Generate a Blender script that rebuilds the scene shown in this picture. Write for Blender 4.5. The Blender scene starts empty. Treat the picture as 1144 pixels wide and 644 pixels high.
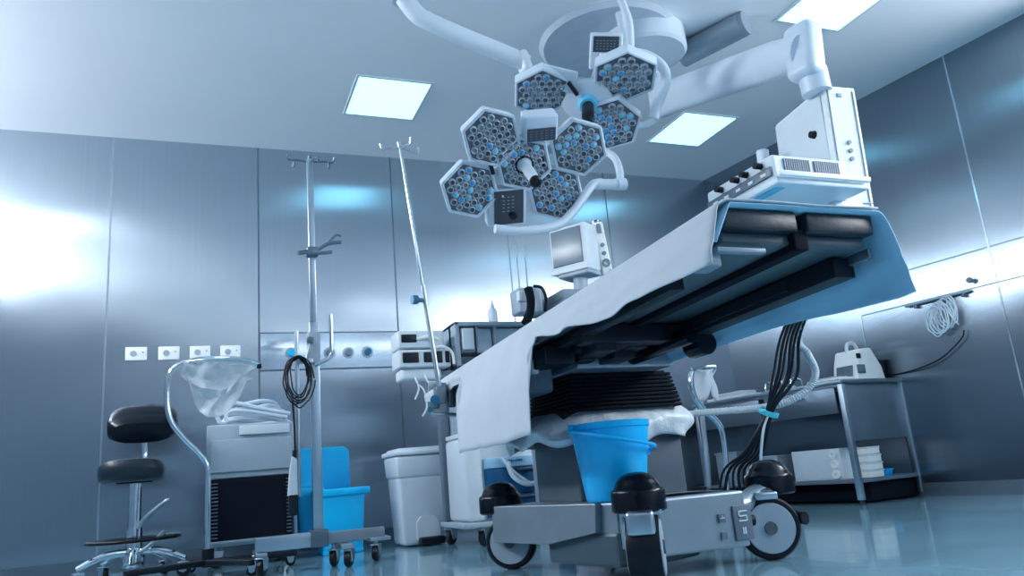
import bpy, bmesh, math, random
from mathutils import Vector, Matrix, noise
random.seed(7)
C = bpy.context.scene.collection
SC = bpy.context.scene
V = Vector

# ------------------------------------------------------------------ camera
FPX, PITCH, ROLL, YAW, CAMZ = 860.0, math.radians(13.6), math.radians(-4.95), math.radians(22.4), 0.42
_f = V((math.sin(YAW)*math.cos(PITCH), math.cos(YAW)*math.cos(PITCH), math.sin(PITCH)))
_r = V((math.cos(YAW), -math.sin(YAW), 0))
_u = _r.cross(_f)
_c, _s = math.cos(ROLL), math.sin(ROLL)
RIGHT, UP, FWD = _r*_c + _u*_s, _u*_c - _r*_s, _f
CAM = V((0, 0, CAMZ))
cd = bpy.data.cameras.new('camera'); cam = bpy.data.objects.new('camera', cd); C.objects.link(cam)
cd.sensor_width = 36; cd.lens = FPX/1144*36; cd.clip_start = .05
cam.matrix_world = Matrix(((RIGHT.x, UP.x, -FWD.x, 0), (RIGHT.y, UP.y, -FWD.y, 0), (RIGHT.z, UP.z, -FWD.z, CAMZ), (0, 0, 0, 1)))
SC.camera = cam

def _ray(x, y): return RIGHT*((x-572)/FPX) - UP*((y-322)/FPX) + FWD
def at(x, y, Y=None, X=None, z=None):
    """a measured sight line met with a plane of the room (Y, X or z known)"""
    d = _ray(x, y)
    t = Y/d.y if Y is not None else X/d.x if X is not None else (z-CAMZ)/d.z
    return CAM + d*t
def at_plane(x, y, o, n):
    d = _ray(x, y); return CAM + d*((o-CAM).dot(n)/d.dot(n))

# ------------------------------------------------------------------ materials
MATS = {}
def mat(name, col, rough=.5, metal=0., var=.06, scale=8., bump=0., bscale=30., emit=None, estr=0., alpha=1., trans=0., coat=0., spec=.5):
    m = bpy.data.materials.new(name); m.use_nodes = True
    n = m.node_tree.nodes; l = m.node_tree.links; b = n['Principled BSDF']
    tc = n.new('ShaderNodeTexCoord'); nz = n.new('ShaderNodeTexNoise'); nz.inputs['Scale'].default_value = scale
    nz.inputs['Detail'].default_value = 4
    rp = n.new('ShaderNodeValToRGB')
    lo = [max(0, c*(1-var)) for c in col]; hi = [min(1, c*(1+var)) for c in col]
    rp.color_ramp.elements[0].color = (*lo, 1); rp.color_ramp.elements[1].color = (*hi, 1)
    rp.color_ramp.elements[0].position = .3; rp.color_ramp.elements[1].position = .7
    l.new(tc.outputs['Object'], nz.inputs['Vector']); l.new(nz.outputs['Fac'], rp.inputs['Fac']); l.new(rp.outputs['Color'], b.inputs['Base Color'])
    b.inputs['Roughness'].default_value = rough; b.inputs['Metallic'].default_value = metal
    b.inputs['Specular IOR Level'].default_value = spec
    b.inputs['Coat Weight'].default_value = coat
    if alpha < 1: b.inputs['Alpha'].default_value = alpha
    if trans: b.inputs['Transmission Weight'].default_value = trans
    if bump:
        n2 = n.new('ShaderNodeTexNoise'); n2.inputs['Scale'].default_value = bscale; n2.inputs['Detail'].default_value = 5
        bp = n.new('ShaderNodeBump'); bp.inputs['Strength'].default_value = bump; bp.inputs['Distance'].default_value = .02
        l.new(tc.outputs['Object'], n2.inputs['Vector']); l.new(n2.outputs['Fac'], bp.inputs['Height']); l.new(bp.outputs['Normal'], b.inputs['Normal'])
    if emit:
        b.inputs['Emission Color'].default_value = (*emit, 1); b.inputs['Emission Strength'].default_value = estr
    MATS[name] = m
    return m

LIGHT_COL = (.27, .76, 1.0); LIGHT_STR = 3.0
mat('white_paint', (.60, .69, .78), .35, var=.02)
mat('white_plastic', (.70, .77, .83), .35, var=.03)
mat('cream_plastic', (.93, .95, .92), .3, var=.02)
mat('grey_plastic', (.34, .42, .50), .4)
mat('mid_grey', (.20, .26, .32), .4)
mat('slate', (.10, .14, .19), .4)
mat('black_plastic', (.006, .010, .018), .4, spec=.25)
mat('black_gloss', (.003, .006, .012), .22, spec=.25)
mat('black_matt', (.003, .006, .013), .8, spec=.15)
mat('vinyl', (.012, .022, .034), .34, bump=.06, bscale=60, spec=.35)
mat('dark_plate', (.05, .085, .11), .4)
mat('chrome', (.72, .80, .86), .12, 1.0, var=.03)
mat('satin_steel', (.52, .60, .67), .3, 1.0, var=.05)
mat('dark_steel', (.17, .22, .27), .35, .8)
mat('bench_steel', (.27, .34, .40), .34, .85)
mat('cast_alu', (.27, .33, .385), .36, .55)
mat('blue_plastic', (.0, .50, 1.0), .3, var=.04)
mat('bin_blue', (.0, .56, 1.0), .35, var=.03)
mat('deep_blue', (.002, .085, .22), .3)
mat('pale_blue', (.34, .60, .82), .35)
mat('white_cloth', (.53, .585, .64), .9, var=.03, bump=.12, bscale=25)
mat('blue_cloth', (.34, .62, .82), .85, var=.05, bump=.12, bscale=25)
mat('cover_film', (.68, .74, .79), .3, var=.12, scale=14, bump=.5, bscale=22)
mat('clear_film', (.75, .82, .88), .18, var=.1, scale=20, bump=.5, bscale=30, alpha=.38)
mat('hose', (.46, .54, .60), .35)
mat('pale_hose', (.62, .72, .80), .35)
mat('screen', (.16, .21, .26), .25)
mat('lens_rim', (.50, .56, .62), .25, .3)
mat('lens_dark', (.09, .115, .15), .3)
mat('lens_well', (.22, .27, .32), .3)
mat('casing_grey', (.085, .115, .145), .4)
mat('drum_shadow_grey', (.50, .58, .66), .4)  # shade of the ceiling drum, as a grey colour
mat('panel_dark', (.035, .05, .07), .3)
mat('lens_blue', (.03, .30, .68), .2)
mat('lens_cyan', (.13, .55, .80), .2)
mat('teal', (.02, .16, .28), .3)
mat('cyan_tape', (.05, .50, .62), .5)
mat('bottle_plastic', (.62, .74, .82), .25, alpha=.75)
mat('diffuser', (.8, .9, .95), .5, emit=LIGHT_COL, estr=LIGHT_STR)
mat('bright_diffuser', (.8, .9, .95), .5, emit=(.92, .96, 1.0), estr=9.0)
mat('fill_soft', (.8, .9, .95), .5, emit=(.90, .95, 1.0), estr=64.0)  # glow of the added strip on the left wall, no real source
mat('fill_glow', (.8, .9, .95), .5, emit=(.90, .95, 1.0), estr=34.0)  # glow of the added strip on the right wall, no real source

def steel_wall(name, col, rough):
    m = bpy.data.materials.new(name); m.use_nodes = True
    n = m.node_tree.nodes; l = m.node_tree.links; b = n['Principled BSDF']
    tc = n.new('ShaderNodeTexCoord'); mp = n.new('ShaderNodeMapping')
    mp.inputs['Scale'].default_value = (60, 60, .6)
    nz = n.new('ShaderNodeTexNoise'); nz.inputs['Scale'].default_value = 1; nz.inputs['Detail'].default_value = 3
    l.new(tc.outputs['Object'], mp.inputs['Vector']); l.new(mp.outputs['Vector'], nz.inputs['Vector'])
    rp = n.new('ShaderNodeValToRGB'); rp.color_ramp.elements[0].color = (*[c*.93 for c in col], 1); rp.color_ramp.elements[1].color = (*[c*1.05 for c in col], 1)
    l.new(nz.outputs['Fac'], rp.inputs['Fac']); l.new(rp.outputs['Color'], b.inputs['Base Color'])
    b.inputs['Metallic'].default_value = 1; b.inputs['Roughness'].default_value = rough
    b.inputs['Anisotropic'].default_value = .9
    tg = n.new('ShaderNodeTangent'); tg.direction_type = 'RADIAL'; tg.axis = 'Z'; l.new(tg.outputs['Tangent'], b.inputs['Tangent'])
    n2 = n.new('ShaderNodeTexNoise'); n2.inputs['Scale'].default_value = .9; n2.inputs['Detail'].default_value = 1
    bp = n.new('ShaderNodeBump'); bp.inputs['Strength'].default_value = .35; bp.inputs['Distance'].default_value = .05
    l.new(tc.outputs['Object'], n2.inputs['Vector']); l.new(n2.outputs['Fac'], bp.inputs['Height']); l.new(bp.outputs['Normal'], b.inputs['Normal'])
    MATS[name] = m
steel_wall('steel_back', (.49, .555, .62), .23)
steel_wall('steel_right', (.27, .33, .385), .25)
steel_wall('steel_inset', (.66, .74, .82), .14)
mat('ceiling_paint', (.88, .92, .96), .38, var=.015, scale=1.5)
mat('plain_wall', (.20, .27, .34), .5, var=.03, scale=1.5)
mat('floor_epoxy', (.20, .38, .48), .13, var=.12, scale=2.5, bump=.03, bscale=6, coat=.3)

# ------------------------------------------------------------------ mesh builder
class MB:
    def __init__(s): s.v = []; s.f = []; s.sm = []; s.mi = []
    def add(s, vs, fs, smooth=False, mi=0, M=None):
        o = len(s.v)
        s.v += [(M @ V(v)) if M else V(v) for v in vs]
        s.f += [[i+o for i in f] for f in fs]; s.sm += list(smooth) if isinstance(smooth, list) else [smooth]*len(fs); s.mi += [mi]*len(fs); return s
    def box(s, c, size, r=0., M=None, mi=0, taper=1.):
        bm = bmesh.new(); bmesh.ops.create_cube(bm, size=1)
        for v in bm.verts:
            t = taper if v.co.z < 0 else 1
            v.co = V((v.co.x*size[0]*t, v.co.y*size[1]*t, v.co.z*size[2]))
        if r > 0: bmesh.ops.bevel(bm, geom=bm.edges[:], offset=min(r, .49*min(size)), segments=3, profile=.5, affect='EDGES')
        bm.verts.index_update(); bm.normal_update()
        vs = [v.co + V(c) for v in bm.verts]; fs = [[v.index for v in f.verts] for f in bm.faces]
        sm = [r > 0 and max(abs(q) for q in f.normal) < .985 for f in bm.faces]; bm.free()
        return s.add(vs, fs, sm, mi, M)
    def span(s, a, b, r=0., mi=0):
        a, b = V(a), V(b); return s.box((a+b)/2, [abs(q) for q in (b-a)], r, None, mi)
    def cyl(s, p0, p1, r0, r1=None, n=18, mi=0, cap=True):
        p0, p1 = V(p0), V(p1); r1 = r0 if r1 is None else r1
        M = frame(p0, p1-p0); h = (p1-p0).length
        vs = []; 
        for z, r in ((0, r0), (h, r1)): vs += [(r*math.cos(2*math.pi*i/n), r*math.sin(2*math.pi*i/n), z) for i in range(n)]
        s.add(vs, [[i, (i+1) % n, n+(i+1) % n, n+i] for i in range(n)], True, mi, M)
        if cap:
            s.add(vs[:n], [list(range(n))[::-1]], False, mi, M); s.add(vs[n:], [list(range(n))], False, mi, M)
        return s
    def lathe(s, prof, M=None, n=28, mi=0):
        vs = []; 
        for r, z in prof: vs += [(r*math.cos(2*math.pi*i/n), r*math.sin(2*math.pi*i/n), z) for i in range(n)]
        fs = [[k*n+i, k*n+(i+1) % n, (k+1)*n+(i+1) % n, (k+1)*n+i] for k in range(len(prof)-1) for i in range(n)]
        return s.add(vs, fs, True, mi, M)
    def tube(s, pts, r, n=10, sub=6, mi=0, flat=1., closed=False):
        pts = [V(p) for p in pts]
        P = catmull(pts, sub) if sub > 1 and len(pts) > 2 else pts
        k = len(P); vs = []; t = (P[1]-P[0]).normalized()
        up = V((0, 0, 1)) if abs(t.z) < .9 else V((1, 0, 0)); a = t.cross(up).normalized()
        for i, p in enumerate(P):
            t = (P[min(i+1, k-1)]-P[max(i-1, 0)]).normalized(); a = (a - t*a.dot(t)).normalized(); b = t.cross(a)
            rr = r[0]+(r[1]-r[0])*i/(k-1) if isinstance(r, (tuple, list)) else r
            vs += [p + a*rr*flat*math.cos(2*math.pi*j/n) + b*rr*math.sin(2*math.pi*j/n) for j in range(n)]
        fs = [[i*n+j, i*n+(j+1) % n, (i+1)*n+(j+1) % n, (i+1)*n+j] for i in range(k-1) for j in range(n)]
        s.add(vs, fs, True, mi)
        s.add(vs[:n], [list(range(n))[::-1]], False, mi); s.add(vs[-n:], [list(range(n))], False, mi); return s
    def prism(s, poly, h, M=None, mi=0, r=0.):
        bm = bmesh.new(); vs = [bm.verts.new((x, y, 0)) for x, y in poly]; f = bm.faces.new(vs)
        ex = bmesh.ops.extrude_face_region(bm, geom=[f])
        for v in ex['geom']:
            if isinstance(v, bmesh.types.BMVert): v.co.z += h
        bmesh.ops.recalc_face_normals(bm, faces=bm.faces[:])
        if r > 0: bmesh.ops.bevel(bm, geom=bm.edges[:], offset=r, segments=2, profile=.5, affect='EDGES')
        bm.verts.index_update()
        a = [v.co.copy() for v in bm.verts]; fs = [[v.index for v in g.verts] for g in bm.faces]; bm.free()
        return s.add(a, fs, False, mi, M)
    def grid(s, fn, nu, nv, mi=0):
        vs = [fn(i/nu, j/nv) for i in range(nu+1) for j in range(nv+1)]
        return s.add(vs, [[i*(nv+1)+j, i*(nv+1)+j+1, (i+1)*(nv+1)+j+1, (i+1)*(nv+1)+j] for i in range(nu) for j in range(nv)], True, mi)

def catmull(P, sub):
    out = []
    for i in range(len(P)-1):
        p0, p1, p2, p3 = P[max(i-1, 0)], P[i], P[i+1], P[min(i+2, len(P)-1)]
        for k in range(sub):
            t = k/sub
            out.append(.5*((2*p1)+(p2-p0)*t+(2*p0-5*p1+4*p2-p3)*t*t+(3*p1-p0-3*p2+p3)*t**3))
    return out+[P[-1]]
def frame(o, z, x=None):
    z = V(z).normalized()
    if x is None: x = V((1, 0, 0)) if abs(z.x) < .9 else V((0, 1, 0))
    x = V(x); x = (x - z*x.dot(z)).normalized(); y = z.cross(x)
    return Matrix(((x.x, y.x, z.x, o[0]), (x.y, y.y, z.y, o[1]), (x.z, y.z, z.z, o[2]), (0, 0, 0, 1)))
def T(x, y, z, rz=0): return Matrix.Translation((x, y, z)) @ Matrix.Rotation(rz, 4, 'Z')

OFF = {}
def link(name, mb, mats, off, parent=None, thick=0., sub=0):
    me = bpy.data.meshes.new(name); me.from_pydata([v-off for v in mb.v], [], mb.f)
    for m in ([mats] if isinstance(mats, str) else mats): me.materials.append(MATS[m])
    me.polygons.foreach_set('use_smooth', mb.sm); me.polygons.foreach_set('material_index', mb.mi)
    bm = bmesh.new(); bm.from_mesh(me); bmesh.ops.recalc_face_normals(bm, faces=bm.faces[:]); bm.to_mesh(me); bm.free()
    if any(mb.sm): me.set_sharp_from_angle(angle=math.radians(42))
    me.update(); o = bpy.data.objects.new(name, me); C.objects.link(o)
    if thick: 
        md = o.modifiers.new('solid', 'SOLIDIFY'); md.thickness = thick; md.offset = 0
    if sub:
        md = o.modifiers.new('sub', 'SUBSURF'); md.levels = sub; md.render_levels = sub
    if parent: o.parent = parent
    return o
def props(o, label, cat, group=None, kind=None):
    o['label'] = label; o['category'] = cat
    if group: o['group'] = group
    if kind: o['kind'] = kind
def thing(name, label, cat, loc, group=None):
    o = bpy.data.objects.new(name, None); C.objects.link(o); o.location = loc; o.empty_display_size = .1
    props(o, label, cat, group); OFF[o.name] = V(loc); return o
def part(name, mb, mats, parent, thick=0., sub=0, label=None):
    off = OFF[parent.name]; o = link(name, mb, mats, off, parent, thick, sub); OFF[o.name] = off
    if label: o['label'] = label
    return o
def solo(name, mb, mats, label, cat, loc, group=None, thick=0., sub=0):
    o = link(name, mb, mats, V(loc), None, thick, sub); o.location = loc; props(o, label, cat, group); OFF[o.name] = V(loc); return o
def struct(name, mb, mats):
    o = link(name, mb, mats, V((0, 0, 0))); o['kind'] = 'structure'; return o
def copy_tree(o, loc=None, parent=None):
    c = o.copy(); C.objects.link(c); OFF[c.name] = OFF[o.name]
    if parent: c.parent = parent
    if loc is not None: c.location = loc
    for ch in list(o.children): copy_tree(ch, None, c)
    return c

# ------------------------------------------------------------------ room
H = 3.22; YB = 6.2; XL = -2.7; YF = -2.7
WR = lambda y: 4.81 + (6.2-y)*.14                    # the right wall's inner face
struct('floor', MB().span((XL-.2, YF-.2, -.1), (6.2, YB+.2, 0)), 'floor_epoxy')
struct('ceiling', MB().span((XL-.2, YF-.2, H), (6.2, YB+.2, H+.1)), 'ceiling_paint')
struct('wall_back', MB().span((XL-.2, YB, 0), (WR(YB)+.02, YB+.1, H)), 'steel_back')
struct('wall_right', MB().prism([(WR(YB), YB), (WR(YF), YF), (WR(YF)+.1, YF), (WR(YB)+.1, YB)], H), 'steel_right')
struct('wall_left', MB().span((XL-.1, YF, 0), (XL, YB, H)), 'plain_wall')
struct('wall_front', MB().span((XL, YF-.1, 0), (WR(YF)+.1, YF, H)), 'plain_wall')
tn = [0]
def trim(mb, m='satin_steel'):
    tn[0] += 1; struct('trim_%d' % tn[0], mb, m)
for x, m in ((-.67, 'satin_steel'), (.395, 'dark_steel'), (1.50, 'dark_steel'), (2.56, 'dark_steel'), (3.62, 'dark_steel'), (-1.74, 'satin_steel')):
    trim(MB().span((x-.006, YB-.003, 0), (x+.006, YB, H)), m)
struct('wall_back_inset', MB().prism([(0, 0), (.012, 0), (.008, .285), (0, .285)], 1.08, Matrix(((0, 0, 1, .405), (-1, 0, 0, YB), (0, 1, 0, 1.365), (0, 0, 0, 1)))), 'steel_inset')
for z in (1.655, 1.36): trim(MB().span((.40, YB-.004, z-.006), (1.495, YB, z+.006)), 'dark_steel')
def right_strip(y0, y1, z0, z1, m):
    trim(MB().prism([(WR(y0)-.004, y0), (WR(y1)-.004, y1), (WR(y1), y1), (WR(y0), y0)], z1-z0, T(0, 0, z0)), m)
for y in (3.62, 4.72, 2.5): right_strip(y-.006, y+.006, 0, H, 'chrome')
right_strip(2.0, 6.15, 1.70, 1.712, 'dark_steel'); right_strip(3.0, 4.7, 1.44, 1.45, 'dark_steel')
right_strip(3.0, 6.1, 0, .10, 'dark_steel')
trim(MB().span((XL, YB-.006, 0), (4.76, YB, .10)), 'dark_steel')

# ceiling lights (recessed square panels)
def ceiling_light(x, y, dm='diffuser'):
    t = thing('ceiling_light', '-', 'ceiling light', (x, y, H), 'square ceiling light panels')
    w, d = .26, .285; b = .018
    f = MB()
    f.span((x-w-b, y-d-b, H-.006), (x+w+b, y-d, H+.001)); f.span((x-w-b, y+d, H-.006), (x+w+b, y+d+b, H+.001))
    f.span((x-w-b, y-d, H-.006), (x-w, y+d, H+.001)); f.span((x+w, y-d, H-.006), (x+w+b, y+d, H+.001))
    part('frame', f, 'white_plastic', t)
    part('diffuser', MB().span((x-w, y-d, H-.004), (x+w, y+d, H)), dm, t)
    return t
cl = ceiling_light(1.25, 5.15)
LL = [(1.25, 5.15, 'lit square ceiling light left of the surgical lamp heads, nearest the back wall'),
      (3.95, 5.15, 'lit square ceiling light under the pendant boom, just right of the surgical lamps'),
      (3.80, 3.25, 'lit square ceiling light cut by the top edge, above the service column')]
for i, (x, y, lb) in enumerate(LL):
    o = cl if i == 0 else copy_tree(cl, (x, y, H)); o['label'] = lb
cl = ceiling_light(-1.5, 4.1, 'bright_diffuser')
LL = [(-1.5, 4.1, 'bright square ceiling light beyond the left edge, above the stool side'),
      (1.25, -2.0, 'bright square ceiling light straight behind the viewer'),
      (3.95, .4, 'bright square ceiling light over the right side beside the viewer'),
      (2.75, .4, 'bright square ceiling light over the table side beside the viewer'),
      (2.75, -1.2, 'bright square ceiling light behind the viewer, right of the middle'),
      (3.95, -1.2, 'bright square ceiling light behind the viewer towards the right wall'),
      (-1.3, -.6, 'bright square ceiling light behind the viewer towards the left wall')]
for i, (x, y, lb) in enumerate(LL):
    o = cl if i == 0 else copy_tree(cl, (x, y, H)); o['label'] = lb
# framed glowing strip added on the left wall out of view, to brighten the ceiling
struct('fill_panel_1', MB().span((XL-.004, 2.6, 2.80), (XL+.012, 5.9, 3.12)), 'fill_soft')
wf = MB()
for z in (2.77, 3.15): wf.span((XL, 2.54, z-.03), (XL+.05, 5.96, z+.03))
for y in (2.57, 3.7, 4.8, 5.93): wf.span((XL, y-.03, 2.80), (XL+.05, y+.03, 3.12))
trim(wf, 'white_plastic')
def wr_box(y0, y1, z0, z1, d0, d1): return [(WR(y0)-d1, y0), (WR(y1)-d1, y1), (WR(y1)+d0, y1), (WR(y0)+d0, y0)], z1-z0, T(0, 0, z0)
struct('fill_panel_2', MB().prism(*wr_box(-2.0, 2.4, 2.35, 3.05, .004, .012)), 'fill_glow')  # unseen framed light strip, added high on the right wall to lift the ceiling
wf = MB()
for z in (2.29, 3.05): wf.prism(*wr_box(-2.06, 2.46, z, z+.06, 0, .05))
for y in (-2.03, -.5, .9, 2.43): wf.prism(*wr_box(y-.03, y+.03, 2.35, 3.05, 0, .05))
trim(wf, 'white_plastic')

# wall sockets on the back wall
def socket(x, z):
    t = thing('wall_socket', '-', 'wall socket', (x, YB-.002, z), 'white sockets in a row on the steel wall')
    part('plate', MB().box((x, YB-.007, z), (.145, .012, .10), .004), 'cream_plastic', t)
    part('insert', MB().cyl((x-.018, YB-.017, z), (x-.018, YB-.012, z), .022, n=20), 'grey_plastic', t)
    part('pilot_lamp', MB().cyl((x+.045, YB-.016, z+.01), (x+.045, YB-.012, z+.01), .006), 'grey_plastic', t); return t
s0 = socket(-.465, 1.512)
for i, (x, lb) in enumerate(((-.465, 'white wall socket first from the left, over the stool'), (-.245, 'white wall socket second from the left above the bent chrome tube'),
                             (-.03, 'white wall socket third from the left above the plastic bag'), (.185, 'white wall socket fourth from the left, nearest the panel seam'))):
    o = s0 if i == 0 else copy_tree(s0, (x, YB-.002, 1.512)); o['label'] = lb
# gas outlets in the recessed strip
def outlet(x, z, m, lb):
    t = thing('gas_outlet', lb, 'gas outlet', (x, YB-.002, z), 'round gas outlets on the back wall strip')
    part('collar', MB().cyl((x, YB-.02, z), (x, YB-.002, z), .045, .05), 'satin_steel', t)
    part('plug', MB().cyl((x, YB-.05, z), (x, YB-.018, z), .026, .03), m, t)
outlet(.635, 1.49, 'blue_plastic', 'round gas outlet with blue plug left of the rectangular pole')
outlet(.93, 1.485, 'dark_steel', 'small dark gas outlet right of the rectangular pole')
outlet(1.08, 1.485, 'mid_grey', 'small grey gas outlet in the middle of the steel strip')
outlet(1.235, 1.487, 'teal', 'round gas outlet with teal plug nearest the waste bin')

# ------------------------------------------------------------------ casters (small, shared by trolleys)
def small_caster(t, x, y, r=.045, top=None, rz=0., m='black_plastic'):
    top = top or r*2.5
    M = T(x, y, 0, rz)
    f = MB()
    f.cyl((x, y, r*1.9), (x, y, top), r*.3, n=10)
    for sgn in (-1, 1): f.prism([(-r*.5, r*.8), (r*.5, r*.8), (r*.75, r*2.0), (-r*.75, r*2.0)], .004, M @ Matrix.Translation((0, sgn*r*.5, 0)) @ Matrix.Rotation(math.pi/2, 4, 'X'))
    f.box((0, 0, r*2.05), (r*1.5, r*1.1, r*.2), .003, M)
    c = part('caster', f, 'satin_steel', t)
    w = MB(); w.lathe([(r*.3, -r*.38), (r*.85, -r*.38), (r, -r*.22), (r, r*.22), (r*.85, r*.38), (r*.3, r*.38)], M @ Matrix.Translation((0, 0, r)) @ Matrix.Rotation(math.pi/2, 4, 'X'), 20)
    part('wheel', w, m, c)
    h = MB(); h.lathe([(0, -r*.42), (r*.4, -r*.42), (r*.4, r*.42), (0, r*.42)], M @ Matrix.Translation((0, 0, r)) @ Matrix.Rotation(math.pi/2, 4, 'X'), 14)
    part('hub', h, 'grey_plastic', c)
    return c

# ------------------------------------------------------------------ surgical stool
sx, sy = -.36, 5.3
t = thing('surgical_stool', 'black cushioned swivel stool with chrome star base by the steel wall', 'stool', (sx, sy, 0))
def cushion(w, d, h, c, hollow=0., rx=0.):
    m = MB(); N = 40; prof = [(.0, -.5), (.8, -.5), (.95, -.38), (1, -.1), (.99, .2), (.9, .42), (.72, .5), (.4, .5), (0, .5)]
    vs = []
    for r, z in prof:
        for i in range(N):
            a = 2*math.pi*i/N; ca, sa = math.cos(a), math.sin(a)
            q = (abs(ca)**3+abs(sa)**3)**(-1/3)
            x, y = ca*q*r*w/2, sa*q*r*d/2
            vs.append((x, y, z*h - (hollow*(1-(2*y/d)**2)*(1 if z > 0 else .6) if hollow else 0)))
    m.add(vs, [[k*N+i, k*N+(i+1) % N, (k+1)*N+(i+1) % N, (k+1)*N+i] for k in range(len(prof)-1) for i in range(N)], True, 0, Matrix.Translation(c) @ Matrix.Rotation(rx, 4, 'X'))
    return m
part('backrest', cushion(.40, .17, .26, (sx+.01, sy+.05, .925), rx=math.radians(-58)), 'black_gloss', t)
part('seat', cushion(.37, .36, .135, (sx-.04, sy, .645), hollow=.02), 'vinyl', t)
part('back_stem', MB().tube([(sx+.02, sy+.07, .64), (sx+.02, sy+.10, .74), (sx+.01, sy+.09, .88)], .017), 'chrome', t)
part('gas_column', MB().cyl((sx-.02, sy, .30), (sx-.02, sy, .585), .036).cyl((sx-.02, sy, .12), (sx-.02, sy, .30), .046), 'chrome', t)
part('seat_mount', MB().box((sx-.02, sy, .575), (.20, .16, .03), .01), 'black_plastic', t)
part('lever', MB().tube([(sx+.0, sy-.04, .30), (sx+.06, sy-.06, .37), (sx+.15, sy-.08, .44), (sx+.17, sy-.08, .445)], .013), 'satin_steel', t)
part('lever', MB().tube([(sx+.02, sy-.05, .16), (sx+.09, sy-.07, .21), (sx+.15, sy-.09, .27)], .012), 'satin_steel', t)
rg = MB(); rg.tube([(sx-.02+.25*math.cos(a*math.pi/16), sy+.25*math.sin(a*math.pi/16), .235) for a in range(33)], .011, sub=1)
rg.box((sx-.02, sy, .235), (.46, .05, .022), .006)
part('foot_ring', rg, 'black_plastic', t)
hubm = MB().lathe([(0, .07), (.06, .08), (.065, .13), (.045, .19), (.04, .20), (0, .2)], T(sx-.02, sy, 0)); part('base_hub', hubm, 'chrome', t)
for k in range(5):
    a = math.radians(200+72*k); dx, dy = math.cos(a), math.sin(a)
    part('leg', MB().tube([(sx-.02+dx*.04, sy+dy*.04, .165), (sx-.02+dx*.16, sy+dy*.16, .16), (sx-.02+dx*.30, sy+dy*.30, .105)], (.024, .016)), 'chrome', t)
    small_caster(t, sx-.02+dx*.29, sy+dy*.29, .04, .10, a)

# ------------------------------------------------------------------ bent chrome stand with bag
cx, cy = .03, 5.05
t = thing('instrument_stand', 'bent chrome tube stand on a flat black star base beside the stool', 'stand', (cx, cy, 0))
pth = [at(x, y, cy) for x, y in ((232, 622), (232, 560), (232, 527), (226, 511), (206, 491), (192, 473), (187, 455), (187, 430), (193, 413), (207, 405))]
p = MB().tube(pth, .017, 12)
part('upright', p, 'chrome', t)
tr = MB(); a = at(207, 405, cy)
tr.tube([a, at(240, 402, cy-.06), at(275, 404, cy-.08), at(290, 409, cy-.08)], .013, 10)
tr.tube([a, at(225, 401, cy+.12), at(258, 400, cy+.22), at(284, 405, cy+.22), at(291, 409, cy+.1), at(290, 409, cy-.08)], .012, 10)
part('tray_frame', tr, 'chrome', t)
part('end_cap', MB().cyl(at(287, 409, cy-.08), at(292, 409.5, cy-.08), .016), 'black_plastic', t)
b = MB(); b.cyl((cx, cy, .05), (cx, cy, .15), .035)
part('base_socket', b, 'black_plastic', t)
for (qx, qy) in ((-.42, -.16), (.50, .02), (.24, -.36), (-.1, .4)):
    d = V((qx, qy, 0)); L = d.length
    part('leg', MB().box((L/2, 0, .075), (L, .075, .035), .008, T(cx, cy, 0, math.atan2(qy, qx))), 'black_plastic', t)
    small_caster(t, cx+qx*.93, cy+qy*.93, .028, .065, 0)
def bagfn(u, v):
    p = at(193+100*u, 0, cy) if 0 else None
    top = at(200+88*u, 404+4*u, cy-.03)
    L = (.13+.20*math.sin(math.pi*min(1, u*1.15))**.8)*(1 if u < .8 else 1-(u-.8))
    q = top + V((.10*v*(0.5-u), .0, -L*v))
    q += V((.02*math.sin(9*v+7*u), .05*noise.noise(V((u*6, v*5, 1.3)))+.05*math.sin(v*3), .015*noise.noise(V((u*9, v*7, 3)))))
    return q
bg = MB().grid(bagfn, 26, 16)
def bagfn2(u, v):
    q = bagfn(u, v); return q + V((0.02*math.sin(5*u), .10+.06*noise.noise(V((u*5+4, v*4, 2))), .01))
bg.grid(bagfn2, 26, 16)
solo('plastic_bag', bg, 'clear_film', 'crumpled clear plastic bag hanging from the bent chrome tube', 'plastic bag', at(240, 402, cy), thick=.002)

# ------------------------------------------------------------------ equipment cabinet with black grille
kx0, kx1, ky0, ky1 = .02, .57, 5.46, 5.95
t = thing('equipment_cabinet', 'grey equipment cabinet with a black louvred lower front', 'cabinet', ((kx0+kx1)/2, 5.7, 0))
part('body', MB().span((kx0, ky0+.02, .55), (kx1, ky1, .90), .012), 'grey_plastic', t)
part('drawer', MB().span((kx0+.02, ky0, .59), (kx1-.02, ky0+.03, .80), .006), 'grey_plastic', t)
part('label_panel', MB().span((kx0+.20, ky0-.006, .825), (kx1-.03, ky0+.03, .885), .004), 'white_plastic', t, label='pale name panel')
lo = MB(); lo.span((kx0+.03, ky0+.02, .16), (kx1-.02, ky1, .55)); part('grille', lo, 'black_matt', t, label='black louvred grille')
for x, w_ in ((kx0+.045, .05), (kx1-.04, .03)):
    lv = MB()
    for k in range(16): lv.box((x, ky0+.012, .185+k*.0225), (w_, .02, .008), .002)
    part('louvre', lv, 'slate', t)
part('bottom_rail', MB().span((kx0, ky0, .13), (kx1, ky0+.03, .165), .004), 'satin_steel', t)
part('side_rail', MB().span((kx1-.012, ky0-.005, .13), (kx1+.01, ky0+.03, .56), .004), 'satin_steel', t)
for x, y in ((kx0+.06, ky0+.06), (kx1-.06, ky0+.06), (kx0+.06, ky1-.06), (kx1-.06, ky1-.06)): small_caster(t, x, y, .05, .135, .4)
hm = MB(); rnd = random.Random(3)
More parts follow.
